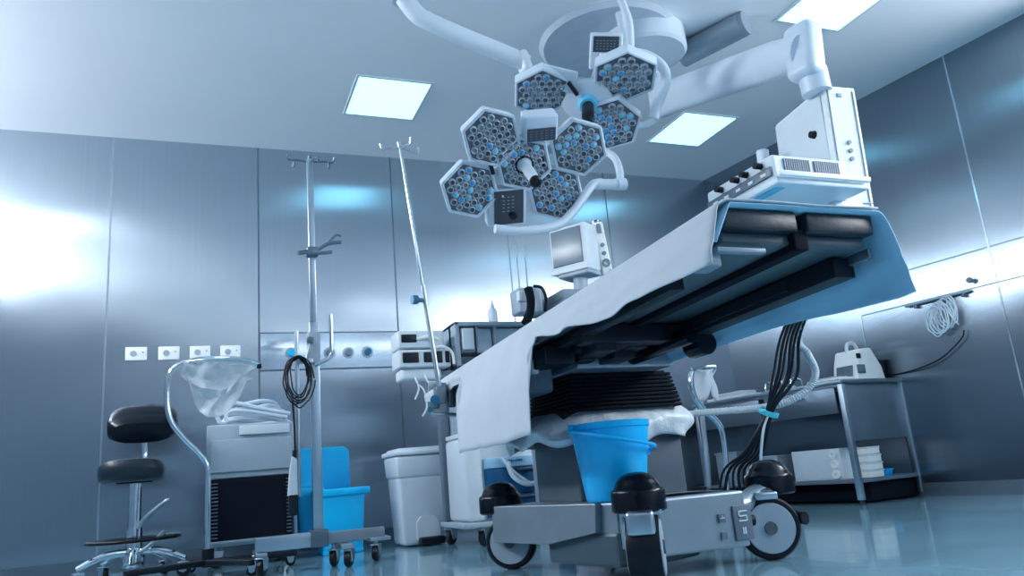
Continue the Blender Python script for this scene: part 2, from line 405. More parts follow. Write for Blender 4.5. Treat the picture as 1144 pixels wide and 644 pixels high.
for k in range(6):
    pts = []
    n = 14
    for i in range(n+1):
        a = -2.6+i*(5.0/n)+k*.12
        pts.append(((kx0+kx1)/2+.02+(.24-.016*k)*math.cos(a), ky0+.24+.16*math.sin(a), .918+.022*k+.008*math.sin(3*a+k)+.02*abs(math.sin(a*.5+k))))
    hm.tube(pts, .0135, 8, 3)
hm.tube([(kx0+.08, ky0+.05, .915), (kx0+.06, ky0+.05, 1.0), (kx0+.16, ky0+.06, 1.045), (kx0+.34, ky0+.05, 1.0), (kx1-.02, ky0+.05, .955)], .014, 8)
hm.tube([(kx0+.12, ky0+.04, .915), (kx0+.13, ky0+.04, .98), (kx0+.24, ky0+.03, .985), (kx1-.04, ky0+.04, .93)], .012, 8)
solo('hose_coil', hm, 'pale_hose', 'coiled pale hoses lying on top of the grey cabinet', 'hose', ((kx0+kx1)/2, ky0+.24, .905))

# ------------------------------------------------------------------ tall drip stand
ix, iy = .615, 4.7
t = thing('drip_stand', 'tall drip stand with a flat steel post and low wheeled bar base', 'drip stand', (ix, iy, 0))
po = MB(); po.span((ix-.028, iy-.018, .14), (ix+.028, iy+.018, 1.42), .004); po.span((ix-.02, iy-.014, 1.42), (ix+.02, iy+.014, 2.49), .004)
part('post', po, 'satin_steel', t)
part('post_sleeve', MB().span((ix-.04, iy-.028, 1.16), (ix+.036, iy+.028, 1.36), .008), 'grey_plastic', t)
hk = MB(); zt = 2.47
for sx_, L in ((-1, .13), (1, .14)):
    hk.tube([(ix, iy, zt), (ix+sx_*L*.6, iy-.01, zt+.005), (ix+sx_*L, iy-.02, zt), (ix+sx_*(L+.012), iy-.03, zt+.03)], .007, 8)
    hk.tube([(ix+sx_*L*.85, iy-.02, zt), (ix+sx_*L*.85, iy-.03, zt-.04), (ix+sx_*L*.80, iy-.045, zt-.055), (ix+sx_*L*.78, iy-.055, zt-.03)], .006, 8)
hk.tube([(ix, iy, zt), (ix+.03, iy-.10, zt-.01), (ix+.035, iy-.14, zt-.05), (ix+.03, iy-.16, zt-.02)], .007, 8)
hk.cyl((ix, iy, zt), (ix, iy, zt+.045), .012)
part('hook_bar', hk, 'dark_steel', t)
cl_ = MB(); zc = 1.86
cl_.box((ix, iy-.02, zc), (.075, .075, .06), .012); cl_.tube([(ix+.02, iy-.04, zc), (ix+.09, iy-.06, zc+.045), (ix+.17, iy-.07, zc+.055)], .012, 8)
cl_.tube([(ix+.09, iy-.06, zc+.045), (ix+.14, iy-.07, zc+.10), (ix+.17, iy-.08, zc+.09)], .007, 8)
cl_.tube([(ix, iy-.05, zc-.01), (ix+.06, iy-.08, zc-.02), (ix+.11, iy-.08, zc-.012)], .012, 8); cl_.tube([(ix-.02, iy-.04, zc), (ix-.09, iy-.06, zc-.02)], .014, 8)
part('clamp', cl_, 'dark_steel', t)
hd = MB(); hd.tube([(ix+.0, iy-.03, 1.155), (ix+.05, iy-.035, 1.175), (ix+.085, iy-.035, 1.20), (ix+.098, iy-.035, 1.25), (ix+.098, iy-.035, 1.46)], .013, 10)
part('handle', hd, 'chrome', t)
part('rod', MB().cyl((ix-.105, iy-.03, .40), (ix-.105, iy-.03, 1.36), .0125).box((ix-.06, iy-.02, 1.18), (.10, .03, .03), .006), 'satin_steel', t)
part('knob', MB().tube([(ix-.035, iy-.03, 1.30), (ix-.03, iy-.07, 1.27), (ix-.055, iy-.08, 1.18)], .012, 10).cyl((ix-.03, iy-.05, 1.29), (ix-.03, iy-.08, 1.30), .02), 'dark_steel', t)
bs = MB(); bs.span((.27, iy-.05, .12), (ix-.045, iy+.03, .20), .006)
part('base_bar', bs, 'satin_steel', t)
part('base_bar', MB().span((ix+.045, iy-.03, .125), (.99, iy+.03, .19), .006), 'cast_alu', t)
part('base_hub', MB().span((ix-.05, iy-.055, .115), (ix+.05, iy+.04, .21), .006), 'dark_steel', t)
for a_, b_ in (((.27, iy-.09, .10), (.33, iy+.25, .12)), ((.71, iy-.2, .10), (.78, iy+.18, .125)), ((.90, iy-.05, .115), (1.02, iy+.2, .135))): part('foot_plate', MB().span(a_, b_, .004), 'satin_steel', t)
for x, y in ((.70, iy), (.755, iy-.16), (.94, iy+.0), (.30, iy+.2), (.30, iy-.06)): small_caster(t, x, y, .045, .12, 1.1)
cab = MB(); rnd = random.Random(5)
for k in range(7):
    pts = []
    for i in range(17):
        a = 2*math.pi*i/16+rnd.random()*.1
        pts.append((ix-.095+(.045+.012*rnd.random()+.005*k)*math.cos(a)-.008*(k % 3), iy-.05-.006*k, 1.09+(.10+.02*rnd.random()+.006*k)*math.sin(a)-.006*k))
    cab.tube(pts, .0045, 6, 3)
cab.tube([(ix-.14, iy-.05, 1.0), (ix-.128, iy-.05, .8), (ix-.125, iy-.045, .62)], .007, 6)
solo('cable_coil', cab, 'black_plastic', 'black cable looped over the knob of the tall drip stand', 'cable', (ix-.10, iy-.06, 1.2))
rc = thing('hand_control', 'white and black hand control hanging in front of the louvred cabinet', 'hand control', (.475, iy-.05, .38))
part('grip', MB().prism([(-.028, -.10), (.028, -.10), (.026, .10), (-.002, .12), (-.018, .02)], .03, frame((.472, iy-.03, .51), (0, -1, 0), (1, 0, 0)), r=.004), 'white_plastic', rc)
part('lower_grip', MB().box((.475, iy-.045, .36), (.052, .03, .12), .008), 'black_plastic', rc)
part('cable_boot', MB().cyl((.482, iy-.045, .61), (.487, iy-.045, .66), .012), 'black_plastic', rc)

# ------------------------------------------------------------------ blue bin with raised lid
t = thing('blue_bin', 'bright blue plastic bin with its round-topped lid raised behind the drip stand', 'bin', (.85, 5.55, 0))
y0 = 5.50
bd = MB(); bd.box((.885, y0+.14, .21), (.31, .30, .40), .02, taper=.86)
part('body', bd, 'bin_blue', t)
part('rim', MB().box((.89, y0+.14, .405), (.37, .34, .05), .012), 'bin_blue', t)
ld = MB(); pol = [(-.205, 0), (.205, 0), (.205, .27)]+[(.205-.06+.06*math.cos(a), .27+.05*math.sin(a)) for a in (.3, .8, 1.3)]+[(-.205+.06-.06*math.cos(a), .27+.05*math.sin(a)) for a in (1.3, .8, .3)]+[(-.205, .27)]
ld.prism(pol, .09, frame((.795, y0+.42, .41), (0, -1, .03), (1, 0, 0)), r=.012)
part('lid', ld, 'bin_blue', t)
part('skirt', MB().box((.70, y0+.30, .28), (.20, .22, .36), .03, taper=.75), 'bin_blue', t)
part('foot', MB().box((.885, y0+.14, .015), (.27, .26, .03), .006), 'bin_blue', t)

# ------------------------------------------------------------------ white pedal bin
wx, wy = 1.43, 5.42
t = thing('pedal_bin', 'white plastic pedal bin with a closed lid against the steel wall', 'bin', (wx, wy, 0))
part('body', MB().box((wx, wy+.12, .24), (.37, .36, .46), .025, taper=.86), 'white_plastic', t)
part('collar', MB().box((wx, wy+.12, .535), (.405, .39, .15), .02, taper=.955), 'white_plastic', t)
part('lid', MB().box((wx, wy+.12, .63), (.43, .42, .035), .014).box((wx, wy+.14, .65), (.36, .34, .03), .012), 'white_plastic', t)
ar = MB(); pol = [(-.085, 0), (.085, 0), (.08, .12), (.05, .155), (-.05, .155), (-.08, .12)]
ar.prism(pol, .02, frame((wx+.01, wy-.047, .04), (0, -1, 0.09), (1, 0, 0)), r=.004)
part('pedal_recess', ar, 'white_plastic', t)
part('pedal', MB().box((wx+.02, wy-.09, .035), (.17, .10, .05), .012), 'black_plastic', t)

# ------------------------------------------------------------------ operating table
bx = V((1.55, 2.9, 0))
t = thing('operating_table', 'operating table with black pads on a wheeled steel base with bellows column', 'operating table', (1.55, 2.95, 0))
ztop = lambda y: 1.062 - .035*(y-1.6)
def slab(x0, x1, y0, y1, zo0, zo1, r, m=None):
    """box along the slightly sloping table top: zo measured from the pad top"""
    m = m or MB(); q = MB().box(((x0+x1)/2, (y0+y1)/2, (zo0+zo1)/2), (x1-x0, y1-y0, zo1-zo0), r)
    m.add([V((v.x, v.y, v.z+ztop(v.y))) for v in q.v], q.f, q.sm); return m
part('leg_pad', slab(1.275, 1.522, 1.585, 2.55, -.056, 0, .006), 'vinyl', t)
part('leg_pad', slab(1.556, 1.80, 1.585, 2.55, -.056, 0, .006), 'vinyl', t)
part('seat_pad', slab(1.275, 1.80, 2.56, 3.30, -.056, 0, .006), 'vinyl', t)
part('back_pad', slab(1.275, 1.80, 3.31, 4.02, -.056, 0, .006), 'vinyl', t)
part('leg_plate', slab(1.285, 1.515, 1.62, 2.55, -.085, -.054, .006), 'dark_plate', t)
part('leg_plate', slab(1.563, 1.79, 1.62, 2.55, -.085, -.054, .006), 'dark_plate', t)
part('hinge_beam', slab(1.515, 1.563, 1.60, 2.7, -.105, -.045, .004), 'black_matt', t)
part('seat_plate', slab(1.285, 1.79, 2.55, 4.0, -.09, -.054, .006), 'dark_plate', t)
fr = MB(); slab(1.30, 1.345, 1.9, 3.95, -.135, -.095, .004, fr); slab(1.73, 1.775, 1.9, 3.95, -.135, -.095, .004, fr); slab(1.30, 1.775, 2.5, 2.58, -.16, -.095, .004, fr); slab(1.30, 1.775, 3.25, 3.33, -.16, -.095, .004, fr)
slab(1.74, 1.82, 1.70, 3.9, -.15, -.088, .004, fr)
part('under_frame', fr, 'black_plastic', t)
for x in (1.245, 1.83):
    r_ = slab(x-.006, x+.006, 2.2, 3.95, -.10, -.07, .002)
    for yy in (2.35, 2.9, 3.5, 3.85): slab(min(x, 1.54)-.0 if x < 1.5 else 1.79, x if x > 1.5 else 1.29, yy-.012, yy+.012, -.095, -.075, .002, r_)
    part('side_rail', r_, 'satin_steel', t)
part('side_rail', slab(1.80, 1.815, 1.62, 2.2, -.115, -.085, .003), 'dark_steel', t)
# fittings hanging under the near side
cb = MB(); slab(1.235, 1.285, 1.63, 1.70, -.15, -.10, .008, cb); slab(1.26, 1.42, 1.61, 1.63, -.115, -.10, .003, cb)
part('rail_clamp', cb, 'mid_grey', t)
rnd = random.Random(11)
for k in range(16):
    x = 1.24+rnd.random()*.50; y = 2.50+rnd.random()*1.1; w = .05+rnd.random()*.09; d = .06+rnd.random()*.14; h = .015+rnd.random()*.05
    part('gear_housing', slab(x, x+w, y, y+d, -.13-h, -.12, .006), 'black_plastic', t)
part('saddle', MB().span((1.43, 2.84, .82), (1.90, 3.45, .90), .01), 'cast_alu', t)
part('saddle_cheek', MB().span((1.24, 2.95, .74), (1.37, 3.3, .95), .02), 'slate', t)
part('status_lamp', MB().box((1.28, 2.94, .85), (.035, .02, .06), .004), 'white_plastic', t)
part('drive_block', MB().span((1.50, 2.75, .86), (1.68, 2.94, .94), .01), 'black_plastic', t)
cyl_ = MB(); cyl_.cyl((1.70, 2.40, .87), (1.70, 3.3, .85), .03); cyl_.cyl((1.80, 2.45, .85), (1.80, 2.55, .85), .045)
part('actuator', cyl_, 'black_gloss', t)
be = MB(); nb = 9
for k in range(nb):
    z = .665+k*.0175; s_ = 1.0-.012*k
    be.box((1.705, 3.18, z), (.56*s_, .48*s_, .014), .005); be.box((1.705, 3.18, z+.0088), (.515*s_, .44*s_, .014), .002)
part('bellows', be, 'black_matt', t)
part('column_casing', MB().box((1.735, 3.24, .435), (.53, .46, .31), .015), 'casing_grey', t)
part('column_collar', MB().box((1.735, 3.235, .60), (.545, .475, .05), .012), 'black_plastic', t)
part('column_neck', MB().box((1.68, 3.2, .64), (.52, .40, .07), .01), 'black_plastic', t)
# base: side plate, front block, undercarriage
P_L, P_F, P_R = V((1.27, 3.50, 0)), V((1.44, 2.78, 0)), V((1.97, 2.66, 0))
ax = (P_F-P_L).normalized()
bz0, bz1 = .12, .285
base = MB(); bp = [(P_L.x, P_L.y), (1.46, 2.70), (1.99, 2.66), (2.02, 2.80), (1.92, 3.55)]
base.prism(bp, .12, T(0, 0, .165), r=.008)
part('base_plate', base, 'cast_alu', t)
sp = MB(); L = (P_F-P_L).length
sp.prism([(0, .125), (.40, .125), (L*.98, .175), (L, .285), (0, .285)], .03, frame((P_L.x, P_L.y, 0), (-ax.y*-1, -ax.x, 0), (ax.x, ax.y, 0)) if 0 else Matrix(((ax.x, 0, ax.y, P_L.x), (ax.y, 0, -ax.x, P_L.y), (0, 1, 0, 0), (0, 0, 0, 1))), r=.004)
part('side_panel', sp, 'cast_alu', t)
part('panel_clip', MB().box(P_L*.42+P_F*.58+V((-.012, 0, .25)), (.012, .02, .04), .003), 'cream_plastic', t)
fb = MB(); fb.prism([(1.52, 2.62), (1.98, 2.60), (2.0, 2.72), (1.95, 2.9), (1.5, 2.9)], .21, T(0, 0, .075), r=.01)
part('front_block', fb, 'cast_alu', t)
part('undercarriage', MB().prism([(1.36, 3.15), (1.45, 2.70), (1.62, 2.66), (1.85, 2.75), (1.8, 3.3)], .13, T(0, 0, .045), r=.015), 'dark_plate', t)
# warning label on the front block
lp = MB(); lp.box((1.955, 2.598, .165), (.085, .008, .13), .003, mi=0)
lp.box((1.862, 2.600, .19), (.032, .006, .032), .001); lp.box((1.862, 2.600, .125), (.026, .006, .026), .001)
def strokes(m, ox, oy, oz, segs, w, s, mi):
    for (x0, z0, x1, z1) in segs:
        m.box((ox+s*(x0+x1)/2, oy, oz+s*(z0+z1)/2), (abs(x1-x0)*s+w, .004, abs(z1-z0)*s+w), 0, None, mi)
strokes(lp, 1.955, 2.593, .19, [(-1, 1, 1, 1), (-1, 1, -1, 0), (-1, -1, 1, -1), (-1, 0, 1, 0), (1, 0, 1, -1)], .005, .018, 1)
strokes(lp, 1.955, 2.593, .135, [(-.6, 1, -.6, -1), (.4, 1, .4, -1)], .005, .010, 1)
strokes(lp, 1.862, 2.5965, .19, [(-1, 0, 1, 0), (0, 1, 0, -.2)], .003, .009, 1)
part('warning_label', lp, ['slate', 'white_plastic'], t, label='dark warning label with pale symbols')
# casters
def big_caster(c, axis, cov, r=.12, wid=.06, block=False):
    c = V((c[0], c[1], 0)); a = V((axis[0], axis[1], 0)).normalized(); f = V((-a.y, a.x, 0))
    M = frame(c+V((0, 0, r)), a, (0, 0, 1))
    fk = MB(); cv = V((cov[0], cov[1], 0))
    fk.tube([cv+V((0, 0, .30)), cv+V((0, 0, .27)), (c+cv)/2+V((0, 0, .255)), c+V((0, 0, .245))], .03, 10, flat=1.2)
    for sg in (-1,): fk.tube([c+a*sg*(wid/2+.012)+V((0, 0, .25)), c+a*sg*(wid/2+.012)+V((0, 0, r))], .012, 8, sub=1)
    Mf = Matrix(((f.x, a.x, 0, c.x), (f.y, a.y, 0, c.y), (0, 0, 1, 0), (0, 0, 0, 1)))
    fk.box((0, 0, .25), (.09, wid+.03, .03), .008, Mf)
    if block: fk.box((.10, 0, .215), (.05, wid*.85, .085), .015, Mf); fk.box((-.10, 0, .215), (.05, wid*.85, .085), .015, Mf)
    k = part('caster', fk, 'satin_steel', t)
    part('tyre', MB().lathe([(r*.8, -wid/2), (r*.93, -wid/2), (r, -wid*.3), (r, wid*.3), (r*.93, wid/2), (r*.8, wid/2)], M, 40), 'black_plastic', k)
    part('wheel_disc', MB().lathe([(.012, -wid/2-.004), (r*.78, -wid/2-.004), (r*.83, -wid/2+.008), (r*.83, wid/2-.008), (r*.78, wid/2+.004), (.012, wid/2+.004)], M, 40), 'grey_plastic', k)
    part('hub_cap', MB().lathe([(0, -wid/2-.012), (r*.2, -wid/2-.012), (r*.22, -wid/2), (r*.22, wid/2), (r*.2, wid/2+.012), (0, wid/2+.012)], M, 20), 'casing_grey', k)
    cz = MB(); 
    cz.lathe([(0, .392), (.03, .390), (.058, .379), (.078, .357), (.088, .335), (.098, .33), (.102, .32), (.102, .255), (.094, .248), (0, .248)], T(cov[0], cov[1], 0), 32)
    part('caster_cover', cz, 'black_gloss', k)
    return k
kR = big_caster((2.14, 2.68), (-.42, -.9), (2.24, 2.76), .124)
kF = big_caster((1.50, 2.58), (.82, -.57), (1.505, 2.60), .122, .12, True)
kL = big_caster((1.33, 3.50), (-.6, -.8), (1.31, 3.55), .118)
kB = big_caster((1.98, 3.55), (-.6, -.8), (2.0, 3.58), .118)
part('rear_arm', MB().tube([(1.97, 2.70, .22), (2.06, 2.72, .225), (2.18, 2.74, .27)], .04, 12, flat=1.3), 'pale_blue' if 0 else 'cast_alu', t)
pd = MB(); pd.cyl((1.96, 2.63, .165), (2.01, 2.62, .168), .014); pd.cyl((1.995, 2.62, .168), (2.02, 2.615, .166), .021); part('brake_pedal', pd, 'black_plastic', t); pd = MB(); pd.tube([(2.20, 2.70, .20), (2.255, 2.68, .18), (2.265, 2.64, .16)], .014, 8); pd.cyl((2.26, 2.66, .15), (2.27, 2.61, .15), .026)
part('brake_pedal', pd, 'black_plastic', t)

# plastic skirt round the column
def skirt(u, v):
    a = 2*math.pi*u; ca, sa = math.cos(a), math.sin(a); q = (abs(ca)**4+abs(sa)**4)**(-1/4)
    fl = .285+.09*math.sin(v*math.pi*.75) + (.03*noise.noise(V((ca*3, sa*3, v*3))) )*(.3+v)
    x = 1.715+ca*q*fl*.98; y = 3.235+sa*q*fl*.80
    if ca < -.5: x -= .07*v*(-ca)
    if ca > .5: x += .05*(1-v)*ca
    z = .675-.145*v*(1+.25*noise.noise(V((ca*2.2, sa*2.2, 7)))) + .018*math.sin(9*a)*v + (.05*max(0, ca)**3*(1-v))
    return V((x, y, z))
sk = MB().grid(skirt, 120, 12)
solo('plastic_cover', sk, 'cover_film', 'crumpled pale plastic sheet wrapped round the table column below the bellows', 'plastic cover', (1.565, 2.96, .52), thick=.003)

# bucket on the base
t = thing('blue_bucket', 'bright blue bucket standing on the operating table base', 'bucket', (1.55, 2.83, .29))
bk = V(at(684, 556, 2.83)); bkx = bk.x+.02
Mb = T(bkx, 2.83, .287) @ Matrix.Scale(1.05, 4)
bm_ = MB().lathe([(0, 0), (.108, 0), (.115, .008), (.150, .265), (.156, .268), (.158, .29), (.150, .292), (.146, .285), (.112, .02), (0, .012)], Mb, 40)
part('pail', bm_, 'blue_plastic', t)
hn = MB(); hpts = []
for i in range(13):
    a = math.pi*i/12
    hpts.append(V((bkx-.175*math.cos(a), 2.83-.18*math.sin(a), .572-.03*math.sin(a)-.10*(i/12)**1.6)))
hn.tube(hpts, .007, 8, 3)
part('handle', hn, 'blue_plastic', t)
for q, z in ((-.170, .575), (.162, .472)): part('handle_lug', MB().box((bkx+q, 2.83, z), (.02, .03, .04), .005), 'blue_plastic', t)

# ------------------------------------------------------------------ drapes
def lerp(tab, y):
    for (a, b), (c, d) in zip(tab, tab[1:]):
        if y <= c: return b+(d-b)*max(0, (y-a)/(c-a))
    return tab[-1][1]
hemL = [(1.5, .90), (1.75, .885), (2.1, .875), (2.4, .90), (2.66, .915), (2.73, .90), (2.76, .56), (3.0, .55), (3.35, .545), (3.66, .545), (3.69, .885), (3.85, .86), (4.15, .85), (4.3, .87)]
YS = [1.555+i*.035 for i in range(34)]; YS = [y for y in YS if y < 2.70]+[2.70, 2.73, 2.745, 2.76, 2.80]+[2.85+.05*i for i in range(16)]+[3.64, 3.66, 3.675, 3.69, 3.73]+[3.78+.05*i for i in range(11)]
def dL(i, j, NJ=30):
    y = YS[i]; zt = ztop(y)+.012; hem = lerp(hemL, y)
    v = j/NJ
    if v < .3: 
        x = 1.80-(1.80-1.275)*v/.3; return V((x, y, zt+.004*noise.noise(V((x*6, y*6, 0)))))
    if v < .42:
        a = (v-.3)/.12*math.pi/2; return V((1.275-.045*math.sin(a), y, zt-.045*(1-math.cos(a))))
    w = (v-.42)/.58; z = (zt-.045)*(1-w)+hem*w
    x = 1.23-.055*w + .014*math.sin(y*16+2*math.sin(y*5))*w + .012*noise.noise(V((y*5, w*3, 4)))*w
    if y > 3.69: x = 1.228-.06*math.sin(min(1, w*1.3)*math.pi*.6)
    if 2.74 < y < 3.68: x = 1.225-.05*min(1, w*2)-.02*w+.010*math.sin(y*19)*w
    return V((x, y, z+.012*noise.noise(V((y*7, 0, 9)))*w))
mL = MB(); NJ = 30; nI = len(YS)
mL.add([dL(i, j) for i in range(nI) for j in range(NJ+1)], [[i*(NJ+1)+j, i*(NJ+1)+j+1, (i+1)*(NJ+1)+j+1, (i+1)*(NJ+1)+j] for i in range(nI-1) for j in range(NJ)], True)
# rounded far end
def endcap(u, v):
    x = 1.20+.60*u; y = YS[-1]+.06*math.sin(v*math.pi/2); z = ztop(YS[-1])+.012-.11*v; return V((x, y, z))
mL.grid(endcap, 12, 6)
solo('white_drape', mL, 'white_cloth', 'white cloth drape covering the table with a long flap over the left side', 'drape', (1.25, 2.9, 1.05), thick=.004)
hemR = [(1.5, .835), (1.62, .825), (2.0, .845), (2.4, .85), (2.8, .835), (3.1, .86)]
def dR(u, v):
    y = 1.56+(3.05-1.56)*u; zt = ztop(y)+.005
    if v < .12:
        w = 1-v/.12; k = max(0, 1-u*6); return V((1.275-.055*w*k, y, zt-.10*w*k-.012))
    if v < .45: return V((1.275+(1.805-1.275)*(v-.12)/.33, y, zt))
    if v < .58:
        a = (v-.45)/.13; return V((1.805+.055*a, y, zt-.11*a*a-.01*a))
    w = (v-.58)/.42; return V((1.86+.035*w+.012*math.sin(y*11)*w+.01*noise.noise(V((y*4, w*2, 1))), y, (zt-.12)*(1-w)+lerp(hemR, y)*w))
mR = MB().grid(dR, 46, 40)
def dF(u, v):            # the corner flap folded round the near right corner
    p = dR(0, .42+.40*v); q = V((1.80+.02*v, 1.60, p.z)); return p.lerp(q, u)
solo('blue_drape', mR, 'blue_cloth', 'light blue cloth drape hanging from the right side of the table', 'drape', (1.85, 2.2, 1.05), thick=.004)

# drip pole clamped at the far end of the table
pb, ptop = at(492, 440, 3.80), at(447, 165, 3.86)
t = thing('clamped_drip_pole', 'slim leaning drip pole clamped at the far end of the draped table', 'drip pole', pb)
d = (ptop-pb)
part('lower_tube', MB().cyl(pb, pb+d*.42, .013), 'satin_steel', t)
part('upper_tube', MB().cyl(pb+d*.40, ptop, .0095), 'chrome', t)
kn = pb+d*.36
part('knob', MB().cyl(kn+V((-.015, 0, 0)), kn+V((-.05, -.01, 0)), .012).cyl(kn+V((-.045, -.01, 0)), kn+V((-.075, -.015, 0)), .024), 'teal', t, label='teal clamping knob')
h2 = MB()
for q in ((-.10, .0), (.10, .02), (.03, -.10)):
    h2.tube([ptop, ptop+V((q[0]*.7, q[1]*.7, -.012)), ptop+V((q[0], q[1], -.02)), ptop+V((q[0]*1.1, q[1]*1.1, .015))], .0055, 8)
h2.cyl(ptop, ptop+d.normalized()*.03, .014)
part('hook', h2, 'satin_steel', t)
part('clamp_block', MB().box(pb+V((.0, 0, -.01)), (.06, .06, .09), .01), 'dark_steel', t)
# valve cluster under the far end
t = thing('table_end_fitting', 'cluster of dark clamps and small knobs hanging below the far end of the table', 'clamp', at(495, 440, 3.86))
m1 = MB()
for (x, y, w, h) in ((492, 436, .05, .07), (503, 445, .04, .10), (512, 440, .035, .12), (486, 452, .035, .05)):
    m1.box(at(x, y, 3.84), (w, .06, h), .008)
part('bracket', m1, 'dark_steel', t)
part('crossbar', MB().cyl(at(482, 463, 3.82), at(512, 464, 3.82), .010), 'satin_steel', t)
part('knob', MB().cyl(at(486, 447, 3.82), at(486, 447, 3.76), .024).cyl(at(481, 458, 3.82), at(481, 458, 3.77), .014), 'teal', t)

# ------------------------------------------------------------------ surgical lights
def lens_array(m, M, R, seed, pblue):
    rn = random.Random(seed); s = R*.255; ap = R*.855; g = s/.0345
    for q in range(-4, 5):
        for r in range(-4, 5):
            x, y = s*(q+r/2), s*r*.866
            # inside the hexagon
            ok = all(abs(x*math.cos(a)+y*math.sin(a)) < ap*.866+.001 for a in (0, math.pi/3, 2*math.pi/3))
            if not ok: continue
            c = rn.random(); mi = 3 if c < pblue*.5 else 4 if c < pblue else 0
            m.lathe([(.0178*g, .0), (.0165*g, .010), (.0115*g, .013)], M @ Matrix.Translation((x, y, 0)), 8, mi=1)
            m.lathe([(.0115*g, .013), (.007*g, .006 if mi == 0 else .016), (0, .004 if mi == 0 else .018)], M @ Matrix.Translation((x, y, 0)), 8, mi=(2 if mi == 0 and rn.random() < .6 else 5 if mi == 0 else mi))
def pod(t, c, n, xd, R, seed, pb, thick=.055):
    M = frame(c, n, xd)
    poly = [(R*math.cos(math.radians(30+60*k)), R*math.sin(math.radians(30+60*k))) for k in range(6)]
    sh = MB(); sh.prism(poly, thick, M @ Matrix.Translation((0, 0, -thick)), r=.008)
    rim = []
    for k in range(6):
        a, b = V((*poly[k], .004))*.965, V((*poly[(k+1) % 6], .004))*.965
        sh.tube([M @ a, M @ b], .008, 6, sub=1)
    p = part('lamp_pod', sh, 'white_paint', t)
    ln = MB(); inner = [(x*.92, y*.92) for x, y in poly]; ln.prism(inner, .004, M @ Matrix.Translation((0, 0, .0005)))
    lens_array(ln, M @ Matrix.Translation((0, 0, .004)), R, seed, pb)
    part('lens_array', ln, ['lens_dark', 'lens_rim', 'lens_dark', 'lens_blue', 'lens_cyan', 'lens_well'], p)
    return M

# --- lower lamp (with pale handle)
O = at(585, 183, 3.0); tip = at(604, 211, 2.79); nA = (tip-O).normalized()
xA = (at_plane(645, 165, O, nA)-O).normalized()
t = thing('surgical_light', 'lower surgical lamp of five hexagon pods with a pale centre handle', 'surgical light', (O.x, O.y, H))
pod(t, O, nA, xA, .136, 1, .22)
view = lambda p: (CAM-p).normalized()
for i, (x, y, pb_, tl, dy) in enumerate(((549, 154, .12, .35, .02), (525, 212, .25, .35, 0.0), (621, 216, .30, .3, -.01), (646, 165, .28, .3, .02))):
    c = at_plane(x, y, O, nA); 
    n = (nA + view(c)*.35 + (O-c).normalized()*.10).normalized()
    pod(t, c, n, xA, .138, 10+i, pb_)
# control boxes at top and bottom
def box_on(t, x, y, w, h, dth, nm, panel, pm, n=None, lift=.0, knob=False):
    c = at_plane(x, y, O_, n_) + n_*lift; n = n or n_
    M = frame(c, n, RIGHT)
    b = part(nm, MB().box((0, 0, -dth/2), (w, h, dth), .012, M), 'white_paint', t)
    m = MB(); m.box((panel[0], panel[1], .002), (panel[2], panel[3], .006), .001, M)
    mm = [pm]
    if knob:
        m.cyl(M @ V((panel[0]+.018, panel[1]-.04, .004)), M @ V((panel[0]+.018, panel[1]-.04, .022)), .017, n=20, mi=1)
        for r in range(5):
            for q in range(3):
                m.box((panel[0]-.025+q*.022, panel[1]+.055-r*.018, .0055), (.010, .003, .002), 0, M, 2)
        m.box((panel[0]-.03, panel[1]+.062, .006), (.008, .008, .003), 0, M, 3)
        mm = [pm, 'black_plastic', 'grey_plastic', 'cream_plastic']
    else:
        for r in range(4):
            for q in range(5): m.box((panel[0]-panel[2]*.36+q*panel[2]*.18, panel[1]+panel[3]*.3-r*panel[3]*.2, .0055), (panel[2]*.09, .004, .002), 0, M, 1)
        mm = [pm, 'slate']
    part('control_panel', m, mm, b)
O_, n_ = O, nA
box_on(t, 566, 231, .19, .19, .07, 'control_box', (.008, .0, .14, .17), 'panel_dark', lift=.01, knob=True)
box_on(t, 603, 142, .155, .125, .09, 'control_box', (.0, -.025, .13, .06), 'panel_dark', n=(nA+V((0, 0, -.1))).normalized(), lift=.03)
# frame behind the pods
sp_ = MB(); back = O - nA*.075
for x, y in ((549, 154), (525, 212), (621, 216), (646, 165), (566, 231), (603, 146)):
    sp_.tube([back, at_plane(x, y, O, nA)-nA*.07], .022, 8, sub=1)
sp_.lathe([(0, -.03), (.09, -.03), (.1, 0), (.09, .03), (0, .03)], frame(back, nA), 24)
part('lamp_frame', sp_, 'white_paint', t)
# clips between pods
ck = MB()
for x, y in ((549, 187), (606, 181), (570, 165)): ck.box((0, 0, 0), (.018, .07, .04), .004, frame(at_plane(x, y, O, nA)-nA*.01, nA, xA))
part('pod_joint', ck, 'black_plastic', t)
hb = MB(); hb.lathe([(.036, .004), (.034, .018), (.027, .026), (.025, .06), (.026, .13), (.023, .20), (.026, .215), (.02, .225)], frame(O, nA), 24)
hh = part('handle', hb, 'pale_hose', t, label='pale handle with a dark round end')
part('handle_end', MB().lathe([(0, .229), (.02, .228), (.0275, .22), (.0275, .208)], frame(O, nA), 20), 'black_plastic', hh)
part('handle_ring', MB().lathe([(.036, .006), (.05, .012), (.036, .02)], frame(O, nA), 24), 'black_plastic', hh)
yk = MB()
yk.tube([at(553, 256, 3.0), at(585, 258, 3.0), at(622, 252, 3.02), at(640, 237, 3.03), at(654, 217, 3.04), at(663, 206, 3.05), at(672, 204, 3.06)], .021, 12)
part('yoke', yk, 'white_paint', t)
part('yoke_joint', MB().cyl(at(666, 206, 3.06), at(697, 206, 3.06), .026).cyl(at(688, 206, 3.06), at(698, 206, 3.06), .03), 'white_paint', t)
SY = 3.62
part('yoke_arm', MB().tube([at(693, 206, 3.06), at(692, 190, 3.10), at(684, 174, 3.2), at(662, 166, 3.35), at(630, 165, 3.45), at(600, 150, 3.5), at(592, 120, SY), at(590, 80, SY)], .019, 12), 'white_paint', t)
